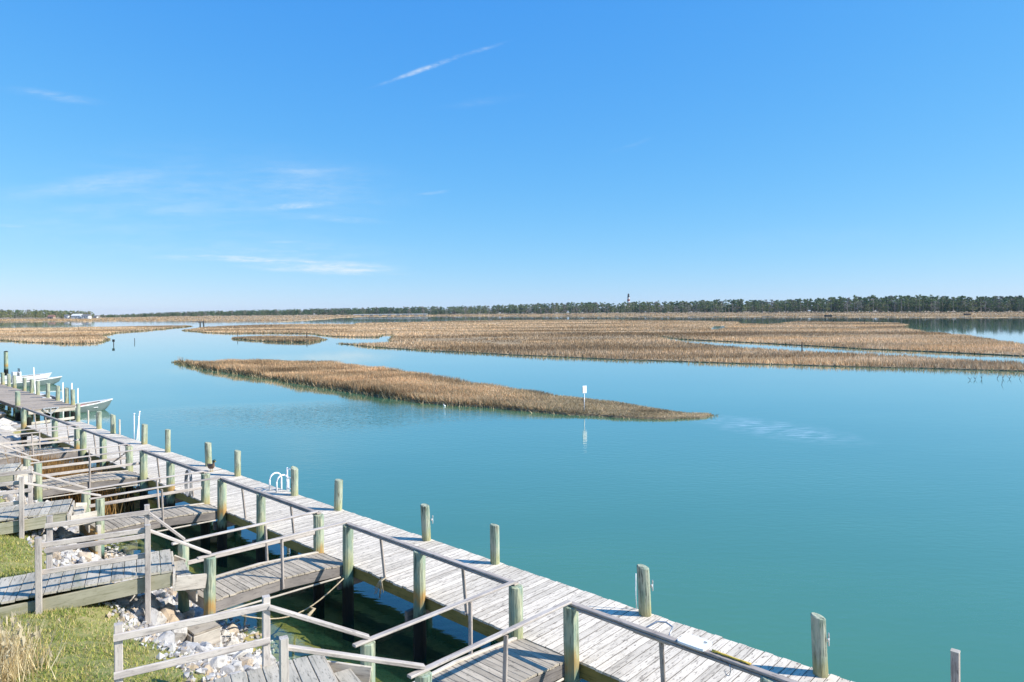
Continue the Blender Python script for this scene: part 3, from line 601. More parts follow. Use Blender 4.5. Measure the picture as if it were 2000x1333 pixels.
# ------------------------------------------------------------------ lighthouse, bridge, houses, blinds
M_LRED = plain('lighthouse_red', (.22, .065, .06), .7, .1, .3); M_LWHITE = plain('lighthouse_white', (.66, .65, .63), .7, .06, .3); M_LDARK = plain('lantern_dark', (.04, .045, .05), .4, .2)
lh = thing('lighthouse', 'tall red and white banded lighthouse rising above the far wood', 'lighthouse', (298, 1745, 6))
zb = np.linspace(0, 37, 8); rad = lambda z: 5.0 - (5.0 - 3.0) * z / 37
for i in range(7): lathe('tower_band', [(rad(zb[i]) + (.02 if i % 2 else 0), zb[i]), (rad(zb[i+1]) + (.02 if i % 2 else 0), zb[i+1])], M_LWHITE if i % 2 == 0 else M_LRED, (298, 1745, 6), lh, 24)
lathe('gallery', [(3.05, 37), (3.9, 37.5), (3.9, 38.2), (2.6, 38.3)], M_LDARK, (298, 1745, 6), lh, 24)
lathe('lantern_room', [(2.3, 38.3), (2.3, 43.5)], M_LDARK, (298, 1745, 6), lh, 12)
lathe('roof', [(2.6, 43.5), (1.6, 45.3), (.3, 46.4), (.25, 48)], M_LDARK, (298, 1745, 6), lh, 12)
br = thing('bridge', 'long low white causeway bridge in front of the distant wood', 'bridge', (-240, 1330, 0))
d_ = 1330
def bp_(x, z): return Vector(((x - 1000) / F * d_, d_, z))
beam('deck', bp_(690, 3.6), bp_(835, 4.0), 9, .55, M_LWHITE, br); beam('parapet', bp_(690, 4.15), bp_(835, 4.55), .4, .5, M_LWHITE, br)
for x in np.linspace(708, 830, 8): beam('pier', bp_(x, -1), bp_(x, 3.3), 1.6, 6.0, M_LWHITE, br, up=(1, 0, 0))
M_ROOF = plain('grey_roof', (.16, .16, .17), .9, .2, .5); M_PANE = plain('dark_pane', (.05, .06, .08), .2, .2); M_TANW = plain('tan_wall', (.36, .27, .21), .9, .1, .5); M_REDR = plain('brown_roof', (.24, .13, .10), .9, .2, .5)
def house(px, w, h, rh, wall, roof, label, d=965):
    c = Vector(((px - 1000) / F * d, d, 1.2)); dp = w * .7
    hs_ = thing('house', label, 'house', c)
    beam('wall', c + Vector((-w/2, 0, h/2)), c + Vector((w/2, 0, h/2)), dp, h, wall, hs_)
    v = [(-w/2-.4, -dp/2-.4, h), (w/2+.4, -dp/2-.4, h), (w/2+.4, dp/2+.4, h), (-w/2-.4, dp/2+.4, h), (-w/2-.4, 0, h+rh), (w/2+.4, 0, h+rh)]
    link('roof', mesh('roof', v, [(0, 1, 5, 4), (2, 3, 4, 5), (0, 4, 3), (1, 2, 5), (3, 2, 1, 0)], roof), Matrix.Translation(c), hs_)
    for k in range(int(w // 3)):
        wx = -w/2 + 1.5 + k * 3; q = c + Vector((wx, -dp/2 - .03, h * .55))
        f = beam('window', q + Vector((-.65, 0, 0)), q + Vector((.65, 0, 0)), .1, 1.7, M_LWHITE, hs_)
        beam('pane', q + Vector((-.5, -.06, 0)), q + Vector((.5, -.06, 0)), .04, 1.4, M_PANE, f)
    q = c + Vector((.2, -dp/2 - .03, 1.05)); beam('door', q + Vector((-.5, 0, 0)), q + Vector((.5, 0, 0)), .1, 2.1, M_PANE, hs_)
house(152, 13, 4.2, 2.6, M_LWHITE, M_LWHITE, 'larger white house with a pale roof at the end of the grove')
house(169, 10, 4.0, 2.2, M_LWHITE, M_ROOF, 'white house at the very tip of the left grove', 960)
house(131, 5, 4.2, 1.6, M_LWHITE, M_ROOF, 'small white shed standing alone among the grove trees')
house(101, 8, 3.0, 2.6, M_TANW, M_REDR, 'tan house with a brown roof under the grove trees')
house(187, 6, 2.6, 1.6, M_LWHITE, M_ROOF, 'tiny pale hut just right of the left grove', 1100)
for px, py, w, lab in ((1617, 622, 5.5, 'dark thatched duck blind at the edge of the middle marsh'), (1889, 618.5, 6, 'dark duck blind before the right-hand wood')):
    c = at(px, py, 0); q = thing('duck_blind', lab, 'duck blind', c)
    beam('screen', c + Vector((-w/2, 0, 2.0)), c + Vector((w/2, 0, 2.0)), 2.4, 1.8, M_STAKE, q)
    for sx in (-1, 1):
        for sy in (-1, 1): beam('leg', c + Vector((sx*w*.42, sy*.9, -1)), c + Vector((sx*w*.42, sy*.9, 1.2)), .25, .25, M_STAKE, q)

# ------------------------------------------------------------------ stakes and sign in the water
def stake(px, py, h, r, lab, cap=False, z0=0.0):
    c = at(px, py, z0); q = thing('channel_stake', lab, 'stake', c)
    ln = Vector((random.uniform(-.04, .04), random.uniform(-.04, .04), 1))
    tube('pole', [c + Vector((0, 0, -1.2)), c + ln * h * .5, c + ln * h], [r*1.05, r, r*.9], M_STAKE, q, 7)
    if cap: beam('marker', c + Vector((-.28, -.1, h - .1)), c + Vector((.28, -.1, h - .1)), .06, .55, M_STAKE, q)
    else: lathe('top', [(r*.95, h - .02), (r*.6, h + .05), (.01, h + .06)], M_STAKE, c, q, 8)
stake(222, 674.5, 1.1, .09, 'dark stake with a square marker off the left marsh point', True)
stake(263, 669, 1.0, .07, 'plain dark stake right of the marker stake', False)
stake(464, 660, 1.9, .08, 'tall thin stake at the left end of the small marsh island', False)
stake(599, 663, 1.9, .13, 'thick stake at the right end of the small marsh island', False)
stake(1105, 667, 1.0, .06, 'short stake in the grass of the broad marsh', False, .2)
stake(1566, 689, 1.6, .09, 'dark stake standing beside the narrow creek at right', False, .2)
stake(391, 638, 2.6, .35, 'left one of a pair of posts at the mouth of the far creek', False)
stake(398, 637.5, 3.0, .35, 'right one of a pair of posts at the mouth of the far creek', False)
stake(1688, 634, 1.8, .12, 'small stake on the far edge of the great marsh', False, .2)
sg = at(1141, 807, 0); sign = thing('water_sign', 'small white sign on a grey pole by the reed island', 'sign', sg)
tube('pole', [sg + Vector((0, 0, -1)), sg + Vector((0.0, 0, 1.5))], .03, M_METAL, sign, 8)
sx_ = Vector((math.cos(.5), math.sin(.5), 0)); sn_ = Vector((math.sin(.5), -math.cos(.5), 0)); bd = beam('board', sg - sx_ * .16 + sn_ * .045 + Vector((0, 0, 1.58)), sg + sx_ * .16 + sn_ * .045 + Vector((0, 0, 1.58)), .02, .5, M_WHITE, sign)
M_ORANGE = plain('faded_orange', (.75, .42, .32), .6, .1)
tube('ring', [sg + sn_ * .058 + sx_ * (.075 * math.cos(a)) + Vector((0, 0, 1.60 + .075 * math.sin(a))) for a in np.linspace(0, 6.28, 18)[:-1]], .009, M_ORANGE, bd, 5, True)
beam('batten', sg - sx_ * .13 + Vector((0, 0, 1.36)), sg - sx_ * .13 + Vector((0, 0, 1.74)), .02, .06, M_STAKE, sign, up=(1, 0, 0))
for j, (px, py) in enumerate(((1894, 743), (1904, 742), (1917, 741), (1947, 740), (1958, 740), (1971, 741), (1956, 752), (1991, 741))):
    c = at(px, py, 0); tw = thing('bare_twig', 'dark bare twig poking from the water at right', 'twig', c, 'twigs poking out of the water at right')
    for k in range(3 if j < 6 else 1):
        a = random.uniform(0, 6.28); e = c + Vector((math.cos(a) * .22, math.sin(a) * .12, random.uniform(.22, .5)))
        tube('stem', [c + Vector((0, 0, -.3)), c + Vector((0, 0, .06)), e], [.02, .018, .006], M_STAKE, tw, 5)
gl_ = at(868, 794, 0); bd_ = thing('water_bird', 'small pale bird swimming below the reed island', 'bird', gl_)
lathe('body', [(.01, -.03), (.07, .0), (.085, .04), (.05, .08), (.01, .10)], M_WHITE, gl_, bd_, 10); lathe('head', [(.02, .09), (.03, .12), (.03, .15), (.01, .18)], M_WHITE, gl_ + Vector((-.06, 0, 0)), bd_, 8)

# ------------------------------------------------------------------ the long dock
DZ = 1.2
def piling(name, c, top, mat, parent, r=.115, bot=-2.4, seed=0, slant=.12, lean=.012):
    """object origin at deck height so that stains follow the deck and tide lines"""
    rr = random.Random(seed * 13 + 5); n = 14; vs_, fs = [], []
    lx, ly = rr.uniform(-lean, lean), rr.uniform(-lean, lean); sa = math.pi + rr.uniform(-.4, .4); zs = [bot, -.55, -.2, .05, top * .4, top * .75, top]
    ph = [rr.uniform(.93, 1.05) for _ in range(n)]
    for i, z in enumerate(zs):
        for k in range(n):
            a = 2 * math.pi * k / n; q = r * ph[k] * (1 + rr.uniform(-.025, .025)) * (1.06 if z < -.3 else 1)
            zz = z + (slant * r * 2 * math.cos(a - sa) if i == len(zs) - 1 else 0); vs_.append((q * math.cos(a) + lx * z, q * math.sin(a) + ly * z, zz))
    i = len(zs)
    for k in range(n):
        a = 2 * math.pi * k / n; q = r * .86 * ph[k]; vs_.append((q * math.cos(a) + lx * top, q * math.sin(a) + ly * top, top + .012 + slant * r * 2 * math.cos(a - sa)))
    m_ = len(zs) + 1
    for i in range(m_ - 1):
        for k in range(n): fs.append((i*n+k, i*n+(k+1) % n, (i+1)*n+(k+1) % n, (i+1)*n+k))
    fs += [tuple(range(n-1, -1, -1)), tuple(range((m_-1)*n, m_*n))]
    me = mesh(name, vs_, fs, mat, False)
    return link(name, me, Matrix.Translation(c), parent)
dock = thing('dock', 'long weathered plank dock with pilings running diagonally across the foreground', 'dock', P(20, 9.9, 0))
T0, T1 = 8.76, 11.03
s = -2.4; k = 0; pm = [beam_mesh(T1 - T0 + e, .1385, .04, M_DECK, .0025) for e in (0, .012, .024, .03)]
for me in pm:                                                  # weathered grimy edges between the planks
    me.materials.append(M_STRING)
    for pl_ in me.polygons:
        if abs(pl_.normal.y) > .4: pl_.material_index = 1
while s < 41.5:
    me = random.choice(pm); p = P(s, (T0 + T1) / 2 + random.uniform(-.012, .012), DZ - .02 + random.uniform(-.0035, .0025))
    M = frame(p - Vector((V.x, V.y, 0)), p + Vector((V.x, V.y, random.uniform(-.003, .003)))); M.translation = p
    link('plank', me, M, dock); s += .1465; k += 1
for t_, m_ in ((T0 + .05, M_FASCIA), (T1 - .06, M_FASCIA)): 
    for a, b_ in ((-2.4, 6), (6.004, 13.2), (13.204, 20.2), (20.204, 27.5), (27.504, 34.8), (34.804, 41.4)): beam('edge_beam', P(a, t_, DZ - .165), P(b_, t_, DZ - .165), .05, .24, m_, dock)
for t_ in (9.4, 10.3): beam('joist', P(-2.4, t_, DZ - .16), P(41.4, t_, DZ - .16), .06, .22, M_STRING, dock)
OUT_S = [(-1.2, .88), (3.64, .88), (6.75, .89), (10.6, .85), (12.95, .85), (16.83, .85), (19.2, .82), (22.98, .85), (25.27, .85), (29.09, .9), (31.65, .84), (35.6, .87), (37.62, .83), (41.0, .92)]
outp = {}
for i, (s, h) in enumerate(OUT_S):
    outp[i] = piling('piling', P(s, 10.93, DZ), h, M_PILW if s < 13 else M_PIL2, dock, (.118 if s < 9 else .108) * random.uniform(.92, 1.1), seed=i, slant=[.10, .12, .10, .10, .08, .05, .22, .1, .08, .08, .10, .2, .1, .1][i], lean=.05)
IN_S = [-2.0, 3.5, 6.72, 7.92, 10.5, 12.96, 14.16, 16.92, 19.19, 20.29, 22.86, 25.2, 26.57, 29.37, 31.84, 32.62, 35.92, 41.48]
for i, s in enumerate(IN_S): piling('piling', P(s, 8.67, DZ), .885, M_PIL, dock, .125 if s < 12 else .12, seed=60 + i, slant=.03, lean=.008)
for i, s in enumerate([3.5, 6.75, 10.55, 12.95, 16.88, 19.2, 22.9, 25.2, 29.2, 31.75, 35.7, 41.2]): beam('cross_beam', P(s + .16, 8.5, DZ - .42), P(s + .16, 11.0, DZ - .42), .08, .22, M_STRING, dock)
RZ = DZ + .93
for a, b_ in ((-2.2, 6.74), (7.90, 12.98), (14.13, 19.21), (20.26, 25.22), (26.54, 31.86), (32.6, 41.55)):
    beam('rail', P(a, 8.67, RZ), P(b_, 8.67, RZ), .105, .036, M_RAIL, dock); beam('under_rail', P(a + .16, 8.63, RZ - .045), P(b_ - .16, 8.63, RZ - .045), .034, .04, M_RAIL, dock)
for s in (1.2, 5.12, 9.28, 11.78, 15.45, 18.02, 21.42, 24.05, 27.75, 30.6, 34.2, 37.6, 39.6):
    beam('rail_post', P(s, 8.79, DZ - .01), P(s + random.uniform(-.02, .02), 8.69, RZ - .03), .072, .036, M_RAIL, dock, up=(V.x, V.y, 0))
sq = P(1.88, 10.98, 0); beam('square_post', Vector((sq.x, sq.y, -2)), Vector((sq.x, sq.y, 2.1)), .10, .10, M_RAIL, dock, up=(V.x, V.y, 0)); beam('post_cap', Vector((sq.x, sq.y, 2.104)), Vector((sq.x, sq.y, 2.125)), .105, .105, M_PALE, dock, up=(V.x, V.y, 0))
for s in (39.84, 38.47, 36.15, 35.2): beam('edge_post', P(s, 11.08, .5), P(s, 11.08, DZ + .68), .09, .06, M_PALE, dock, up=(V.x, V.y, 0))
for i in (1, 2, 4):                                            # mooring cleats on the outer pilings
    s, h = OUT_S[i]; c = P(s - .02, 10.93 + .13, DZ + h * .58) + Vector((U.x * -.06, U.y * -.06, 0))
    beam('cleat', c + Vector((0, 0, -.1)), c + Vector((0, 0, .1)), .025, .025, M_METAL, outp[i], up=(V.x, V.y, 0)); beam('cleat_foot', c - Vector((V.x, V.y, 0)) * .05, c, .03, .05, M_METAL, outp[i])

# ------------------------------------------------------------------ gangways from dock to bank
GS = [(6.72, 7.92), (12.96, 14.16), (19.19, 20.29), (25.2, 26.57), (31.84, 32.9)]
GLAB = ['nearest plank gangway with grey handrails at the bottom of the picture', 'second gangway from the front with a rope slung beneath it', 'third gangway from the front beside the boarded bulkhead',
        'fourth gangway from the front with a chain drooping at its rail', 'farthest gangway leaving the dock near the brown reeds']
LAND_T = [5.66, 5.64, 5.6, 5.65, 5.5]
for gi, (s0, s1) in enumerate(GS):
    tl = LAND_T[gi]; g = thing('gangway', GLAB[gi], 'gangway', P((s0+s1)/2, 7.2, 0), 'gangways between dock and bank')
    gz = lambda t: DZ + .012 + .13 * (8.7 - t) / (8.7 - tl) + .07 * math.sin(math.pi * min(1, max(0, (8.7 - t) / (8.7 - tl))))
    a, b_ = s0 + .05, s1 - .05; t = 8.69; w_ = b_ - a
    me = beam_mesh(w_, .125, .036, M_GANG, .005)
    while t > tl + .08:
        p = P((a + b_)/2 + random.uniform(-.012, .012), t - .06, gz(t - .06) - .018 + random.uniform(-.003, .003)); dzt = gz(t) - gz(t - .12)
        x_ = Vector((U.x, U.y, 0)); y_ = Vector((V.x, V.y, dzt / .12)).normalized(); M = Matrix((x_, y_, x_.cross(y_))).transposed().to_4x4()
        if x_.cross(y_).z < 0: M = Matrix((x_, -y_, -x_.cross(y_))).transposed().to_4x4()
        M.translation = p; link('plank', me, M, g); t -= .134
    tm = (8.7 + tl) / 2
    for sd, mt in ((a + .03, M_STRING), (b_ - .03, M_STRING)):
        beam('stringer', P(sd, 8.66, gz(8.66) - .14), P(sd, tm, gz(tm) - .14), .05, .2, mt, g); beam('stringer', P(sd, tm - .002, gz(tm) - .14), P(sd, tl + .1, gz(tl) - .14), .05, .2, mt, g)
    beam('edge_board', P(b_ - .02, 8.62, gz(8.62) + .022), P(b_ - .02, tm, gz(tm) + .022), .06, .04, M_PALE, g); beam('edge_board', P(b_ - .02, tm, gz(tm) + .022), P(b_ - .02, tl + .15, gz(tl) + .022), .06, .04, M_PALE, g)
    beam('skid', P(a - .01, 8.5, gz(8.5) - .26), P(a - .01, tl + .1, gz(tl) - .27), .03, .035, M_PALE, g)
    zt = 2.17
    for j, sd in enumerate((s0 + .02, s1 + .02)):
        piling('piling', P(sd + .06, tl, DZ), zt - DZ + .0, M_PIL, g, .105, bot=-1.6, seed=200 + gi * 7 + j, slant=.02)
        rl = beam('handrail', P(s0 if j == 0 else s1, 8.63, RZ + .0225 + .018), P(sd + .06, tl - .22, zt + .04), .09, .036, M_SILVER, g)
        tp = (7.06, 7.46)[j] + random.uniform(-.1, .1)
        beam('rail_post', P((s0 + .03, s1 - .03)[j], tp, gz(tp) - .2), P((s0 + .02, s1 + .02)[j] + random.uniform(-.05, .05), tp + random.uniform(-.06, .06), 2.14), .075, .038, M_RAIL, g, up=(V.x, V.y, 0))
        if (j == 1 and gi in (1, 2, 3, 4)) or (j == 0 and gi in (3, 4)): beam('mid_rail', P((s0 + .02, s1 - .02)[j], 8.6, DZ + .5), P((s0 + .02, s1)[j], tl + .05, DZ + .58), .036, .085, M_SILVER, g)
    beam('end_board', P(a, tl + .06, gz(tl) - .16), P(b_, tl + .06, gz(tl) - .16), .05, .24, M_PALE, g)

# ------------------------------------------------------------------ shore ramps with steps down to the gangways
RAMPS = [dict(a=8.32, b=2.15, posts=(-.29, 1.42), land=4.6, near=False), dict(a=14.02, b=.45, posts=(-1.58, .04), land=4.6, near=True), dict(a=19.45, b=-1.62, posts=(-4.1, -2.52), land=4.6, near=True), dict(a=25.3, b=-3.45, posts=(-6.0, -4.3), land=4.6, near=True)]
RLAB = ['nearest shore ramp of wide grey boards at the bottom edge', 'shore ramp with two-bar rails crossing the lawn at left', 'shore ramp running off the left edge beyond the lawn', 'farthest shore ramp behind the stacked rails at left']
for ri, rp in enumerate(RAMPS):
    a0, a1, be = rp['a'], rp['a'] + 1.27, rp['b']; b0 = be - rp['land']; ZR = 2.1
    r_ = thing('shore_ramp', RLAB[ri], 'ramp', Q(be - 2, (a0+a1)/2, 1.6), 'shore ramps leading to the gangways')
    rz = lambda b: ZR - .10 * ((be - b) / 4.6) ** 2 * 2
    me = beam_mesh(a1 - a0, .188, .038, M_RAMP, .006); b = be - .1
    while b > b0:
        p = Q(b, (a0+a1)/2 + random.uniform(-.012, .012), rz(b) - .019 + random.uniform(-.003, .003)); ax = Vector((A2.x, A2.y, random.uniform(-.004, .004)))
        M = frame(p - ax, p + ax); M.translation = p; link('board', me, M, r_); b -= .197
    for a_ in (a0 + .03, a1 - .03): beam('stringer', Q(b0, a_, rz(b0) - .20), Q(be - .02, a_, ZR - .175), .05, .27, M_STRG, r_)
    beam('end_board', Q(be + .02, a0 - .03, ZR - .22), Q(be + .02, a1 + .03, ZR - .22), .045, .32, M_PALE, r_)
    pz = 3.02
    for bi, pb in enumerate(rp['posts']):
        for ai, a_ in enumerate((a0 - .05, a1 + .05)):
            if ai == 0 and bi == 0 and not rp['near']: continue
            beam('post', Q(pb, a_, 1.2), Q(pb + random.uniform(-.015, .015), a_ + random.uniform(-.02, .02), pz + random.uniform(-.03, .05)), .095, .095, M_SILVER, r_, up=(B2.x, B2.y, 0))
    for ai, a_ in enumerate((a0 - .05, a1 + .05)):
        if ai == 0 and not rp['near']: continue
        o_ = .066 if ai == 0 else -.066
        for zz in (pz - .14, pz - .60): beam('rail', Q(rp['posts'][0] - .05, a_ + o_, zz), Q(rp['posts'][1] + .04, a_ + o_, zz + .015), .036, .09, M_SILVER, r_)
    # steps and sloping handrails
    s0, s1 = GS[ri]; tl = LAND_T[ri]; e0, e1 = Q(be + .04, a0 + .05), Q(be + .04, a1 - .05); g0, g1 = P(s0 + .1, tl - .06), P(s1 - .1, tl - .06)
    for k, zz in ((.33, 1.86), (.72, 1.60)):
        c0, c1 = e0.lerp(g0, k), e1.lerp(g1, k); ex = (c1 - c0).normalized() * .04
        beam('step', Vector((c0.x, c0.y, zz)) + ex, Vector((c1.x, c1.y, zz)) - ex, .24, .04, M_RAMP, r_); beam('riser', Vector((c0.x, c0.y, zz - .13)) + ex, Vector((c1.x, c1.y, zz - .13)) - ex, .03, .2, M_PALE, r_)
    for e, gg in ((e0, g0), (e1, g1)):
        out_ = (e0 - e1).normalized() * (.06 if e is e0 else -.06)
        beam('cheek_board', Vector((e.x, e.y, 1.84)) + out_, Vector((gg.x, gg.y, 1.76)) + out_, .04, .27, M_PALE, r_)
    for ai, (a_, sx) in enumerate(((a0 - .05, s0 + .08), (a1 + .05, s1 + .08))):
        q0 = Q(rp['posts'][1] + .03, a_ + (.06 if ai == 0 else -.06), pz - .14); q1 = P(sx, tl + .02, 2.245)
        beam('sloping_rail', q0, q1, .085, .05, M_SILVER, r_)
# bulkhead of boards by the third gangway and a second one by the second
for nm, s_, lab in (('bulkhead', 18.6, 'orange-stained board bulkhead at the end of the third ramp'),):
    bk = thing(nm, lab, 'bulkhead', P(s_, 5.2, .5)); M_ORW = wood('rusty_boards', (.42, .27, .10), (.34, .20, .07), (.16, .09, .04), .4, .2)
    for k in range(4): beam('board', P(18.9, 5.42, .62 + k * .235), P(20.2, 5.42, .62 + k * .235), .05, .225, M_ORW if k in (1, 3) else M_STRG, bk)
    for s in (18.95, 20.1): beam('post', P(s, 5.48, -.3), P(s, 5.48, 1.6), .09, .09, M_PALE, bk, up=(V.x, V.y, 0))
lb = thing('landing_box', 'low wooden box step between rocks and the second gangway', 'step', P(12.9, 5.4, .7))
beam('tread', P(12.75, 5.15, 1.02), P(12.75, 5.62, 1.02), .42, .04, M_GANG, lb); beam('side', P(12.56, 5.14, .86), P(12.56, 5.62, .86), .04, .27, M_PALE, lb); beam('side', P(12.94, 5.14, .86), P(12.94, 5.62, .86), .04, .27, M_PALE, lb); beam('front', P(12.58, 5.12, .86), P(12.92, 5.12, .86), .04, .27, M_GANG, lb)

# ------------------------------------------------------------------ rocks, lawn, reeds
def stone_mesh(seed):
    r = random.Random(seed); bm = bmesh.new()
    for _ in range(26):
        d = Vector((r.gauss(0, 1), r.gauss(0, 1), r.gauss(0, 1))).normalized(); bm.verts.new((d.x * r.uniform(.8, 1.1), d.y * r.uniform(.65, .95), d.z * r.uniform(.5, .75)))
    res = bmesh.ops.convex_hull(bm, input=bm.verts); bmesh.ops.delete(bm, geom=[v for v in res['geom_interior'] if isinstance(v, bmesh.types.BMVert)], context='VERTS')
    bmesh.ops.bevel(bm, geom=list(bm.edges), offset=.05, segments=1, affect='EDGES') if False else None
    me = bpy.data.meshes.new('stone'); bm.to_mesh(me); bm.free(); me.materials.append(M_ROCK); return me
STONES = [stone_mesh(i) for i in range(9)]
bank = tag(thing('rock_bank', 'band of pale riprap stones between lawn and water', 'rocks', P(13, 5.3, .5)), kind='structure')
def put_stone(s, t, r, i, sink=.25):
    z = float(ground_z(s, t)); M = Matrix.Translation(P(s, t, z + r * (.5 - sink))) @ Quaternion((random.gauss(0, 1), random.gauss(0, 1), random.gauss(0, 1), random.gauss(0, 1))).normalized().to_matrix().to_4x4() @ Matrix.Diagonal((r, r, r * random.uniform(.75, 1), 1))
    link('stone', STONES[i % 9], M, bank)
for s, t, r in ((14.2, 4.55, .30), (13.9, 4.75, .26), (13.55, 5.05, .33), (12.85, 5.0, .36), (12.4, 5.3, .28), (13.3, 4.7, .24), (11.4, 5.9, .34), (10.9, 6.1, .3), (10.3, 6.2, .26), (9.6, 6.0, .30), (9.3, 5.5, .3), (9.0, 5.2, .34), (10.0, 5.5, .28), (10.6, 5.3, .2), (17.2, 5.3, .3), (16.4, 5.2, .28), (16.7, 5.8, .26), (15.8, 5.6, .3), (18.1, 4.9, .26), (15.2, 6.0, .3)): put_stone(s, t, r * .82, random.randrange(9), .1)
for j in range(276):
    s = random.uniform(8.0, 15.5) if j < 190 else random.uniform(15.5, 25.5); t = random.triangular(4.15, 6.75, 5.1) + float(shore_shift(s)); put_stone(s, t, random.triangular(.08, .27, .14), random.randrange(9))
T = []
for _ in range(15000):
    s = random.triangular(6.5, 34, 9); t = random.triangular(3.9, 7.2, 5.0) + float(shore_shift(s)); z = float(ground_z(s, t)); r = random.uniform(.03, .10); c = np.array(P(s, t, z + r * .3)); Rr = np.linalg.qr(rng.normal(size=(3, 3)))[0]
    q = c + (np.array([(1, 0, 0), (-1, 0, 0), (0, 1, 0), (0, -1, 0), (0, 0, 1), (0, 0, -1)]) * rng.uniform(.6, 1.1, (6, 1)) * np.array([1, .8, .65]) * r) @ Rr.T
    T += [[q[a], q[b], q[c2]] for a in (0, 1) for b in (2, 3) for c2 in (4, 5)]
M_GRAVEL = tint_mat('gravel_stone', .9, 0); gc = np.repeat(np.array([(.50, .48, .455), (.40, .38, .36), (.56, .53, .49), (.45, .36, .26), (.28, .26, .25)])[rng.integers(0, 5, len(T)//8)], 8, 0)
tag(link('gravel', tri_mesh('gravel', np.array(T), M_GRAVEL, gc), WM[bank.name] @ Matrix.Translation(-WM[bank.name].translation), bank), kind='stuff')
for _ in range(60):                                            # rocks of the bank by the farther dock
    s = random.uniform(42, 62); t = random.uniform(8.2, 10.2) + .0; z = float(ground_z(s, t)); 
    M = Matrix.Translation(P(s, t, z + .1)) @ Matrix.Rotation(random.uniform(0, 6.28), 4, 'Z') @ Matrix.Diagonal((.5, .45, .35, 1)); link('stone', STONES[random.randrange(9)], M, bank)
n = 150000; s = rng.uniform(6, 27, n); t = rng.uniform(-1.0, 4.45, n); pos = s[:, None] * np.array([U.x, U.y]) + t[:, None] * np.array([V.x, V.y]); z = ground_z(s, t) - .005
keep = rng.random(n) < np.interp(t - shore_shift(s), [3.4, 4.3], [1, .15]); s, t, pos, z = s[keep], t[keep], pos[keep], z[keep]; n = len(s)
PAL_LAWN = np.array([(.29, .33, .07), (.40, .40, .09), (.48, .43, .12), (.56, .45, .19), (.22, .28, .06), (.60, .48, .26)])
pn = vnoise(pos[:, 0], pos[:, 1], 1.7) * .5 + .5; dry = np.interp(t, [1.5, 4.2], [.15, .75]) * .6 + pn * .4
pick = np.clip((rng.random(n) * 3.2 + dry * 3.0).astype(int), 0, 5); pick = np.where(rng.random(n) < .25, 4, pick)
co, kk = blades(pos[:, 0], pos[:, 1], z, rng.uniform(.03, .085, n), rng.uniform(.008, .018, n), .5, PAL_LAWN, pick)
tag(link('lawn_grass', tri_mesh('lawn_grass', co, M_BLADE, kk), Matrix()), 'short yellow-green lawn grass on the bank', 'grass', kind='stuff')
# dry ornamental grass at the lower left corner
c = P(11.75, 1.9, 1.7); n = 6500; rr = np.abs(rng.normal(0, .32, n)); an = rng.uniform(0, 6.28, n)
co, kk = blades(c.x + rr*np.cos(an), c.y + rr*np.sin(an), np.full(n, 1.7), rng.uniform(.25, .75, n), rng.uniform(.008, .02, n), .28, np.array([(.66, .52, .27), (.72, .60, .36), (.56, .41, .20), (.76, .65, .43)]))
hd = co[:420, 2].copy(); T = []
for p in hd:
    for _ in range(3): d = rng.normal(size=(3, 3)) * np.array([.018, .018, .05]); T.append(p + d)
orn = thing('dry_grass_clump', 'clump of straw-coloured ornamental grass in the lower left corner', 'grass clump', c)
tag(link('blade', tri_mesh('blade', co, M_BLADE, kk), Matrix(), orn), kind='stuff'); tag(link('seed_head', tri_mesh('seed_head', np.array(T), M_BLADE, np.full((len(T), 3), .55) * np.array([1, .84, .55])), Matrix(), orn), kind='stuff')
n = 5200; s = rng.normal(29.0, 1.5, n); t = 7.35 + .08 * (s - 26) + rng.normal(0, .55, n); pos = s[:, None] * np.array([U.x, U.y]) + t[:, None] * np.array([V.x, V.y])
co, kk = blades(pos[:, 0], pos[:, 1], ground_z(s, t), rng.uniform(.6, 1.35, n), rng.uniform(.02, .045, n), .16, np.array([(.34, .19, .06), (.28, .14, .04), (.40, .25, .10), (.20, .11, .04)]))
tag(link('brown_reeds', tri_mesh('brown_reeds', co, M_BLADE, kk), Matrix()), 'rust-brown reeds standing beside the far gangways', 'reeds', kind='stuff')

# ------------------------------------------------------------------ the farther dock, boats, poles
d2 = thing('dock', 'brown plank side dock lined with short pilings at far left', 'dock', P(58, 11.5, 0))
s = 48.25; me = beam_mesh(2.5, .19, .045, M_DOCK2, .005)
while s < 76:
    p = P(s, 11.5, DZ - .022 + random.uniform(-.004, .004)); vv = Vector((V.x, V.y, 0)); M = frame(p - vv, p + vv); M.translation = p; link('plank', me, M, d2); s += .2
beam('edge_beam', P(48.22, 10.3, DZ - .16), P(48.22, 12.7, DZ - .16), .05, .24, M_PALE, d2); beam('cross_brace', P(48.4, 10.3, .35), P(48.4, 12.7, .45), .06, .16, M_PALE, d2)
for t_ in (10.4, 12.6): beam('edge_beam', P(48.3, t_, DZ - .16), P(76, t_, DZ - .16), .06, .22, M_STRING, d2)
for i, s in enumerate([48.8, 50.1, 52.1, 54.45, 57.0, 58.7, 60.7, 63.7, 65.5, 67.6, 70.5, 73.5]): piling('piling', P(s, 12.74, DZ), .95, M_PIL2, d2, .12, seed=400 + i, slant=.1, lean=.03)
for i, (s, t_) in enumerate(((51.2, 10.4), (48.4, 10.35), (57, 10.4))): piling('piling', P(s, t_, DZ), (.85, .05, .5)[i], M_PIL, d2, .14, seed=430 + i)
tp = at(12, 735, 0); tpl = thing('mooring_piling', 'tall lone dark piling behind the boats at far left', 'piling', tp); piling('shaft', Vector((tp.x, tp.y, DZ)), 1.5, M_PIL, tpl, .2, seed=77); lathe('cap', [(.2, 0), (.2, .05), (.02, .1)], M_STAKE, (tp.x, tp.y, DZ + 1.52), tpl, 12)
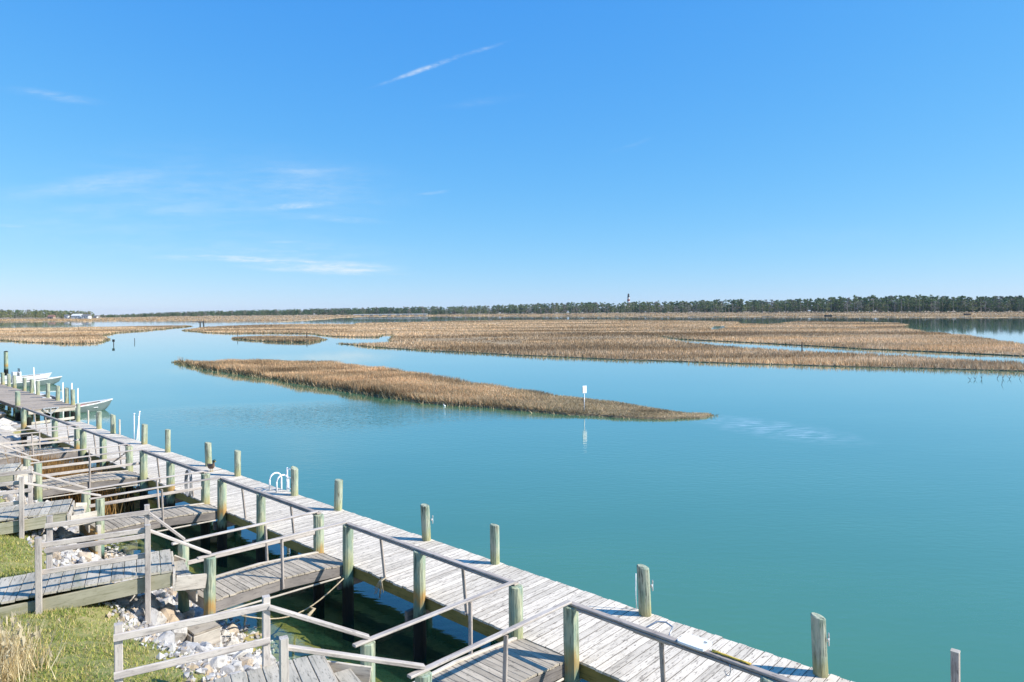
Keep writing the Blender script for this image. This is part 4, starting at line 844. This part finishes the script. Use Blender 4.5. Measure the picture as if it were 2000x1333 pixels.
fr_ = thing('frame_stand', 'small grey metal bracket frame at the end of the side dock', 'bracket', P(48.1, 11.4, DZ))
for a, b_ in (((48.1, 11.0, DZ), (48.1, 11.4, .85)), ((48.1, 11.8, DZ), (48.1, 11.4, .85)), ((48.1, 11.4, DZ + .05), (48.1, 11.4, .2)), ((48.1, 11.0, DZ + .02), (48.1, 11.8, DZ + .02))): beam('strut', P(*a), P(*b_), .05, .05, M_METAL, fr_)

def skiff(name, label, origin, heading, Ln=4.3, W=1.7, engine=True, console=False, hull=M_HULL, cushion=True):
    """heading: unit plan vector from stern to bow; origin: stern centre at the waterline"""
    h = Vector((heading.x, heading.y, 0)).normalized(); side = Vector((-h.y, h.x, 0)); o3 = Vector((origin.x, origin.y, 0))
    M = Matrix((h, side, Vector((0, 0, 1)))).transposed().to_4x4(); M.translation = o3
    bt = bpy.data.objects.new(name, None); col.objects.link(bt); put(bt, M); tag(bt, label, 'boat', 'open skiffs moored at the side dock')
    st = np.linspace(0, 1, 13); secs = []
    for u in st:
        half = W/2 * (1 - max(0, (u - .35) / .65) ** 2.2) * (.92 + .08 * min(1, u * 4)); half = max(half, .015); sheer = .42 + .28 * u ** 2; keel = -.18 + .42 * max(0, (u - .7) / .3) ** 2.0; x = u * Ln - (.0 if u < 1 else 0)
        rake = .25 * max(0, (u - .8) / .2)
        secs.append([(x - rake, 0, keel), (x - rake * .8, half * .72, keel + .06), (x - rake * .4, half * .93, keel + .28), (x, half, sheer)])
    def shell(off, floor=None):
        v = []
        for sec in secs:
            row = [(x, -max(0, y - off), max(z, floor) if floor is not None else z) for x, y, z in reversed(sec)] + [(x, max(0, y - off), max(z, floor) if floor is not None else z) for x, y, z in sec[1:]]
            v.append(row)
        return v
    ov = shell(0); k = 7; vs_ = [p for row in ov for p in row]; fs = [(i*k+j, (i+1)*k+j, (i+1)*k+j+1, i*k+j+1) for i in range(12) for j in range(k-1)] + [tuple(range(k))]
    link('hull', mesh('hull', vs_, fs, hull, True), M, bt)
    iv = shell(.06, .06); vs2 = [p for row in iv for p in row]; link('liner', mesh('liner', vs2, [tuple(reversed(f)) for f in fs], M_PALE_IN, False), M, bt)
    gpts = [(secs[i][3][0], -secs[i][3][1] + .03, secs[i][3][2] + .01) for i in range(13)] + [(secs[i][3][0], secs[i][3][1] - .03, secs[i][3][2] + .01) for i in range(12, -1, -1)]
    link('gunwale', tube_mesh('gunwale', gpts, .055, M_HULLW, 6, True), M, bt)
    def loc(x, y, z): return M @ Vector((x, y, z))
    for x in (1.1, 2.5): beam('thwart', loc(x, -W*.42, .3), loc(x, W*.42, .3), .28, .05, M_HULLW, bt)
    fd = [(Ln*.80, -W*.30, .6), (Ln*.80, W*.30, .6), (Ln*.97, .03, .74), (Ln*.97, -.03, .74)]; link('foredeck', mesh('foredeck', fd + [(x, y, z - .03) for x, y, z in fd], [(0, 1, 2, 3), (7, 6, 5, 4), (0, 4, 5, 1), (1, 5, 6, 2), (2, 6, 7, 3), (3, 7, 4, 0)], M_HULLW), M, bt)
    if cushion: link('fuel_tank', beam_mesh(.55, .42, .3, M_RED, .06), M @ Matrix.Translation((1.75, .1, .32)), bt)
    if engine:
        e = link('outboard', beam_mesh(.5, .36, .55, M_HULLW, .12), M @ Matrix.Translation((-.28, 0, .95)), bt)
        beam('leg', loc(-.3, 0, .7), loc(-.34, 0, -.4), .14, .2, M_HULLW if console else M_DARK, e, up=(h.x, h.y, 0)); beam('tiller', loc(-.05, 0, .95), loc(.5, .08, .98), .05, .05, M_DARK, e)
    if console:
        cs = link('console', beam_mesh(.7, .8, .9, M_HULLW, .08), M @ Matrix.Translation((1.75, 0, .6)), bt); beam('windscreen', loc(1.95, -.35, 1.2), loc(1.95, .35, 1.2), .05, .35, M_PANE, cs)
        beam('seat_box', loc(.95, -.4, .45), loc(.95, .4, .45), .5, .5, M_HULLW, bt)
    return bt
M_PALE_IN = plain('boat_liner', (.30, .27, .23), .6, .2, 4)
skiff('skiff', 'nearest grey skiff with white gunwale and red tank at the side dock', P(54.5, 12.95), V, 3.75, 1.6)
skiff('skiff', 'grey skiff with white console and big white outboard farther out', P(78.3, 14.0), V, 5.5, 2.0, True, True)
skiff('skiff', 'low white skiff lying along the side dock between the other boats', P(59.2, 14.1), U, 4.4, 1.6, False, False, M_HULLW, True)
skiff('skiff', 'white boat with red tank at the extreme left edge', P(84.0, 15.2), V, 4.8, 2.0, True, True, M_HULLW, True)
for s_, t_, z1, lean, lab in ((58.6, 12.95, 3.0, -.12, 'tall white plastic pole by the console skiff'), (49.84, 12.95, 2.45, .0, 'white plastic pole beside the nearest skiff'), (48.7, 12.98, 2.2, .0, 'short white pole at the last piling of the side dock'), (51.9, 12.98, 2.35, .0, 'white pole just showing above the fourth piling'),
        (33.5, 11.15, 2.3, .0, 'left straight one of three white poles at the dock edge'), (33.42, 11.2, 2.4, .16, 'leaning middle one of three white poles at the dock edge'), (33.1, 11.2, 2.2, .0, 'right one of three white poles at the dock edge')):
    c = P(s_, t_, -1.0); q = thing('white_pole', lab, 'pole', c); e = P(s_, t_, z1) + Vector((lean, 0, 0)); tube('tube', [c, P(s_, t_, .9), e], .04 if s_ > 40 else .026, M_PVC, q, 8)
    lathe('end_cap', [(.042, -.02), (.042, .02), (.02, .03)], M_PVC, e, q, 8)

# ------------------------------------------------------------------ small things on the dock
def arc(c, rad, ax, n=9): return [c + ax * (rad * math.cos(a)) + Vector((0, 0, rad * math.sin(a))) for a in np.linspace(math.pi, 0, n)]
ld = thing('swim_ladder', 'white tubular swim ladder with two curved handles on the dock edge', 'ladder', P(20.1, 10.95, DZ))
v3 = Vector((V.x, V.y, 0)); u3 = Vector((U.x, U.y, 0))
for so in (.34, -.10):
    b0_ = P(20.0 + so, 10.72, DZ); b1_ = P(20.0 + so, 11.12, DZ)
    tube('handle', [b0_, b0_ + Vector((0, 0, .30))] + arc((b0_ + b1_) / 2 + Vector((0, 0, .31)), .20, v3) + [b1_ + Vector((0, 0, .3)), b1_ + Vector((0, 0, -1.5))], .026, M_PVC, ld, 8)
for so in (-.02, -.42): tube('upright', [P(20.0 + so, 11.12, DZ - 1.4), P(20.0 + so, 11.12, DZ + .70)], .026, M_PVC, ld, 8)
for zz in (.67, .40, .05): tube('rung', [P(19.98, 11.12, DZ + zz), P(19.58, 11.12, DZ + zz)], .022, M_PVC, ld, 6)
dk = P(24.35, 10.62, DZ); duck = thing('duck', 'brown duck with a dark head standing on the dock edge', 'duck', dk)
M_DBR = plain('brown_feather', (.16, .10, .065), .9, .3, 25); M_DHD = plain('dark_green_feather', (.02, .04, .03), .6, .2, 25); M_BILL = plain('yellow_bill', (.5, .35, .06), .5, .1)
bvs = []; hv = Vector((.8, -.6, 0)).normalized()
pts = [dk + hv * x + Vector((0, 0, z)) for x, z in ((-.24, .24), (-.17, .20), (-.06, .17), (.06, .18), (.13, .22), (.155, .29), (.16, .35), (.20, .39), (.245, .385))]
tube('body', pts, [.012, .055, .095, .09, .06, .036, .036, .045, .02], M_DBR, duck, 10)
tube('head', [dk + hv * .15 + Vector((0, 0, .33)), dk + hv * .17 + Vector((0, 0, .385)), dk + hv * .215 + Vector((0, 0, .40)), dk + hv * .25 + Vector((0, 0, .385))], [.039, .052, .05, .024], M_DHD, duck, 10)
tube('bill', [dk + hv * .25 + Vector((0, 0, .383)), dk + hv * .31 + Vector((0, 0, .37))], [.018, .012], M_BILL, duck, 6)
for sd in (-1, 1):
    q = dk + Vector((-hv.y, hv.x, 0)) * .035 * sd; tube('leg', [q + Vector((0, 0, .13)), q + Vector((0, 0, .012)), q + hv * .06 + Vector((0, 0, .008))], [.012, .009, .014], M_BILL, duck, 6)
hc = P(21.05, 8.55, 0); hose = thing('coiled_hose', 'grey hose coil hanging on the dock rail by a gangway', 'hose', hc + Vector((0, 0, 1.6)))
for k in range(4): tube('loop', [P(21.05 + .17 * math.cos(a) * (1 + k * .05), 8.53 - k * .02, 1.72 + .40 * math.sin(a)) for a in np.linspace(0, 6.28, 22)[:-1]], .016, M_GREYHOSE, hose, 6, True)
# white cutting board with a hole, lying across the rail
cx_ = P(4.6, 8.74, RZ + .045); bm = bmesh.new(); n = 40; outer, inner = [], []
hx, hy_, hc_ = .21, .15, (-.12, -.06)
for k in range(n):
    a = 2 * math.pi * k / n; ca, sa = math.cos(a), math.sin(a); q = 1 / ((abs(ca) ** 8 + abs(sa) ** 8) ** (1/8)); outer.append((hx * ca * q, hy_ * sa * q)); inner.append((hc_[0] + .035 * ca, hc_[1] + .035 * sa))
vs_ = [(x, y, z) for z in (0, .032) for x, y in outer] + [(x, y, z) for z in (0, .032) for x, y in inner]; fs = []
for k in range(n):
    k2 = (k+1) % n; fs += [(k, k2, n+k2, n+k), (2*n+k2, 2*n+k, 3*n+k, 3*n+k2), (n+k, n+k2, 3*n+k2, 3*n+k), (k2, k, 2*n+k, 2*n+k2)]
Mx = Matrix((u3, -v3, Vector((0, 0, 1)))).transposed().to_4x4()
if Mx.determinant() < 0: Mx = Matrix((u3, v3, Vector((0, 0, 1)))).transposed().to_4x4()
Mx.translation = cx_ - Vector((0, 0, .024)); cbd = link('cutting_board', mesh('cutting_board', vs_, fs, M_WHITE), Mx); tag(cbd, 'white plastic fish-cleaning board with a hole resting on the dock rail', 'cutting board')
hb = P(5.25, 8.85, RZ); hd_ = thing('rail_bracket', 'short thick board with a bent metal handle fixed to the rail', 'bracket', hb)
beam('board', P(4.95, 8.72, RZ - .065), P(5.55, 8.72, RZ - .065), .14, .07, M_RAIL, hd_)
tube('handle', [P(5.42, 8.76, RZ - .03), P(5.34, 8.98, RZ + .02), P(5.22, 9.03, RZ + .03), P(5.08, 8.98, RZ + .02), P(5.02, 8.76, RZ - .03)], .013, M_METAL, hd_, 7)
yr_ = thing('yellow_rope', 'frayed yellow rope lying along the rail beside the cutting board', 'rope', P(4.05, 8.7, RZ))
for k in range(3): tube('strand', [P(4.32 - .09 * i, 8.70 + .018 * math.sin(i * 1.3 + k * 2), RZ + .03 + .008 * math.cos(i * 1.7 + k * 2)) for i in range(7)], .011, M_YELLOW, yr_, 6)
hk = P(4.02, 8.60, RZ); hook = thing('wire_hook', 'thin bent wire hook dangling under the near rail', 'hook', hk); tube('wire', [hk + Vector((0, 0, -.02)), hk + Vector((.01, 0, -.12))] + [hk - u3 * (-.035 + .035 * math.cos(a)) + Vector((0, 0, -.14 - .04 * math.sin(a))) for a in np.linspace(0, 3.4, 7)], .006, M_METAL, hook, 5)
fr0 = P(11.7, 8.66, DZ); fray = thing('frayed_rope', 'frayed straw-coloured rope end hanging over the dock edge', 'rope', fr0)
for k in range(9):
    a = random.uniform(-.5, .5); tube('strand', [fr0 + v3 * .1 + Vector((0, 0, .03)), fr0 - v3 * .04 + u3 * a * .08 + Vector((0, 0, .0)), fr0 - v3 * random.uniform(.05, .12) + u3 * a * .25 + Vector((0, 0, -random.uniform(.15, .36)))], .008, M_ROPE, fray, 5)
def sag(a, b_, dz, n=12): return [a.lerp(b_, i / n) + Vector((0, 0, -dz * math.sin(math.pi * i / n))) for i in range(n + 1)]
rp_ = thing('slack_rope', 'old tan rope sagging under the second gangway', 'rope', P(12.85, 7.2, .8)); tube('line', sag(P(12.9, 6.2, .92), P(12.88, 8.5, .98), .38), .014, M_ROPE, rp_, 6); tube('frayed_knot', [P(12.87, 7.5, .5), P(12.84, 7.62, .46), P(12.86, 7.76, .56), P(12.9, 7.66, .62)], [.02, .05, .045, .02], M_ROPE, rp_, 7)
ch = thing('sagging_chain', 'rusty chain drooping across the fourth gangway entrance', 'chain', P(26.3, 8.3, 1.5)); cp = sag(P(26.5, 8.6, 1.95), P(26.4, 7.2, 1.32), .12, 22)
for i in range(22):
    a, b_ = cp[i], cp[i+1]; d = (b_ - a); nn = Vector((0, 0, 1)) if i % 2 else u3; tube('chain_link', [a - d * .15 + nn * .018, a + d * .5 + nn * .026, b_ + d * .15 + nn * .018, b_ + d * .15 - nn * .018, a + d * .5 - nn * .026, a - d * .15 - nn * .018], .009, M_STAKE, ch, 5, True)
pp_ = thing('drain_pipe', 'short white plastic pipe lying on the rocks by the lawn', 'pipe', P(13.0, 5.4, .9)); tube('tube', [P(11.75, 5.0, 1.02), P(11.6, 5.75, .86)], .075, M_PVC, pp_, 12); tube('collar', [P(11.615, 5.68, .876), P(11.6, 5.75, .861)], .085, M_PVC, pp_, 12)
for s_, lab in ((6.98, 'white line hanging down the second near outer piling'),):
    wl = thing('hanging_line', lab, 'line', P(s_, 10.97, DZ)); tube('line', [P(s_, 10.98, DZ + .68), P(s_ + .01, 10.99, DZ + .3), P(s_ - .01, 10.99, DZ + .01)], .010, M_PVC, wl, 6)

# ------------------------------------------------------------------ the air between here and the far wood
def haze_mat():
    m = bpy.data.materials.new('thin_haze'); m.use_nodes = True; nt = m.node_tree; nt.nodes.clear(); out = N(nt, 'ShaderNodeOutputMaterial')
    v = N(nt, 'ShaderNodeVolumePrincipled'); v.inputs['Color'].default_value = (.80, .90, 1.0, 1); v.inputs['Density'].default_value = .00004; v.inputs['Anisotropy'].default_value = .2
    L(nt, v.outputs[0], out.inputs['Volume']); return m
hw = 8300.0
hz = link('haze', mesh('haze', [(x, y, z) for z in (-4.2, 62) for x, y in ((-hw, -hw), (hw, -hw), (hw, hw), (-hw, hw))], [(3, 2, 1, 0), (4, 5, 6, 7), (0, 1, 5, 4), (1, 2, 6, 5), (2, 3, 7, 6), (3, 0, 4, 7)], haze_mat()), Matrix())
tag(hz, 'thin pale haze over the water and far shore', 'haze', kind='stuff')
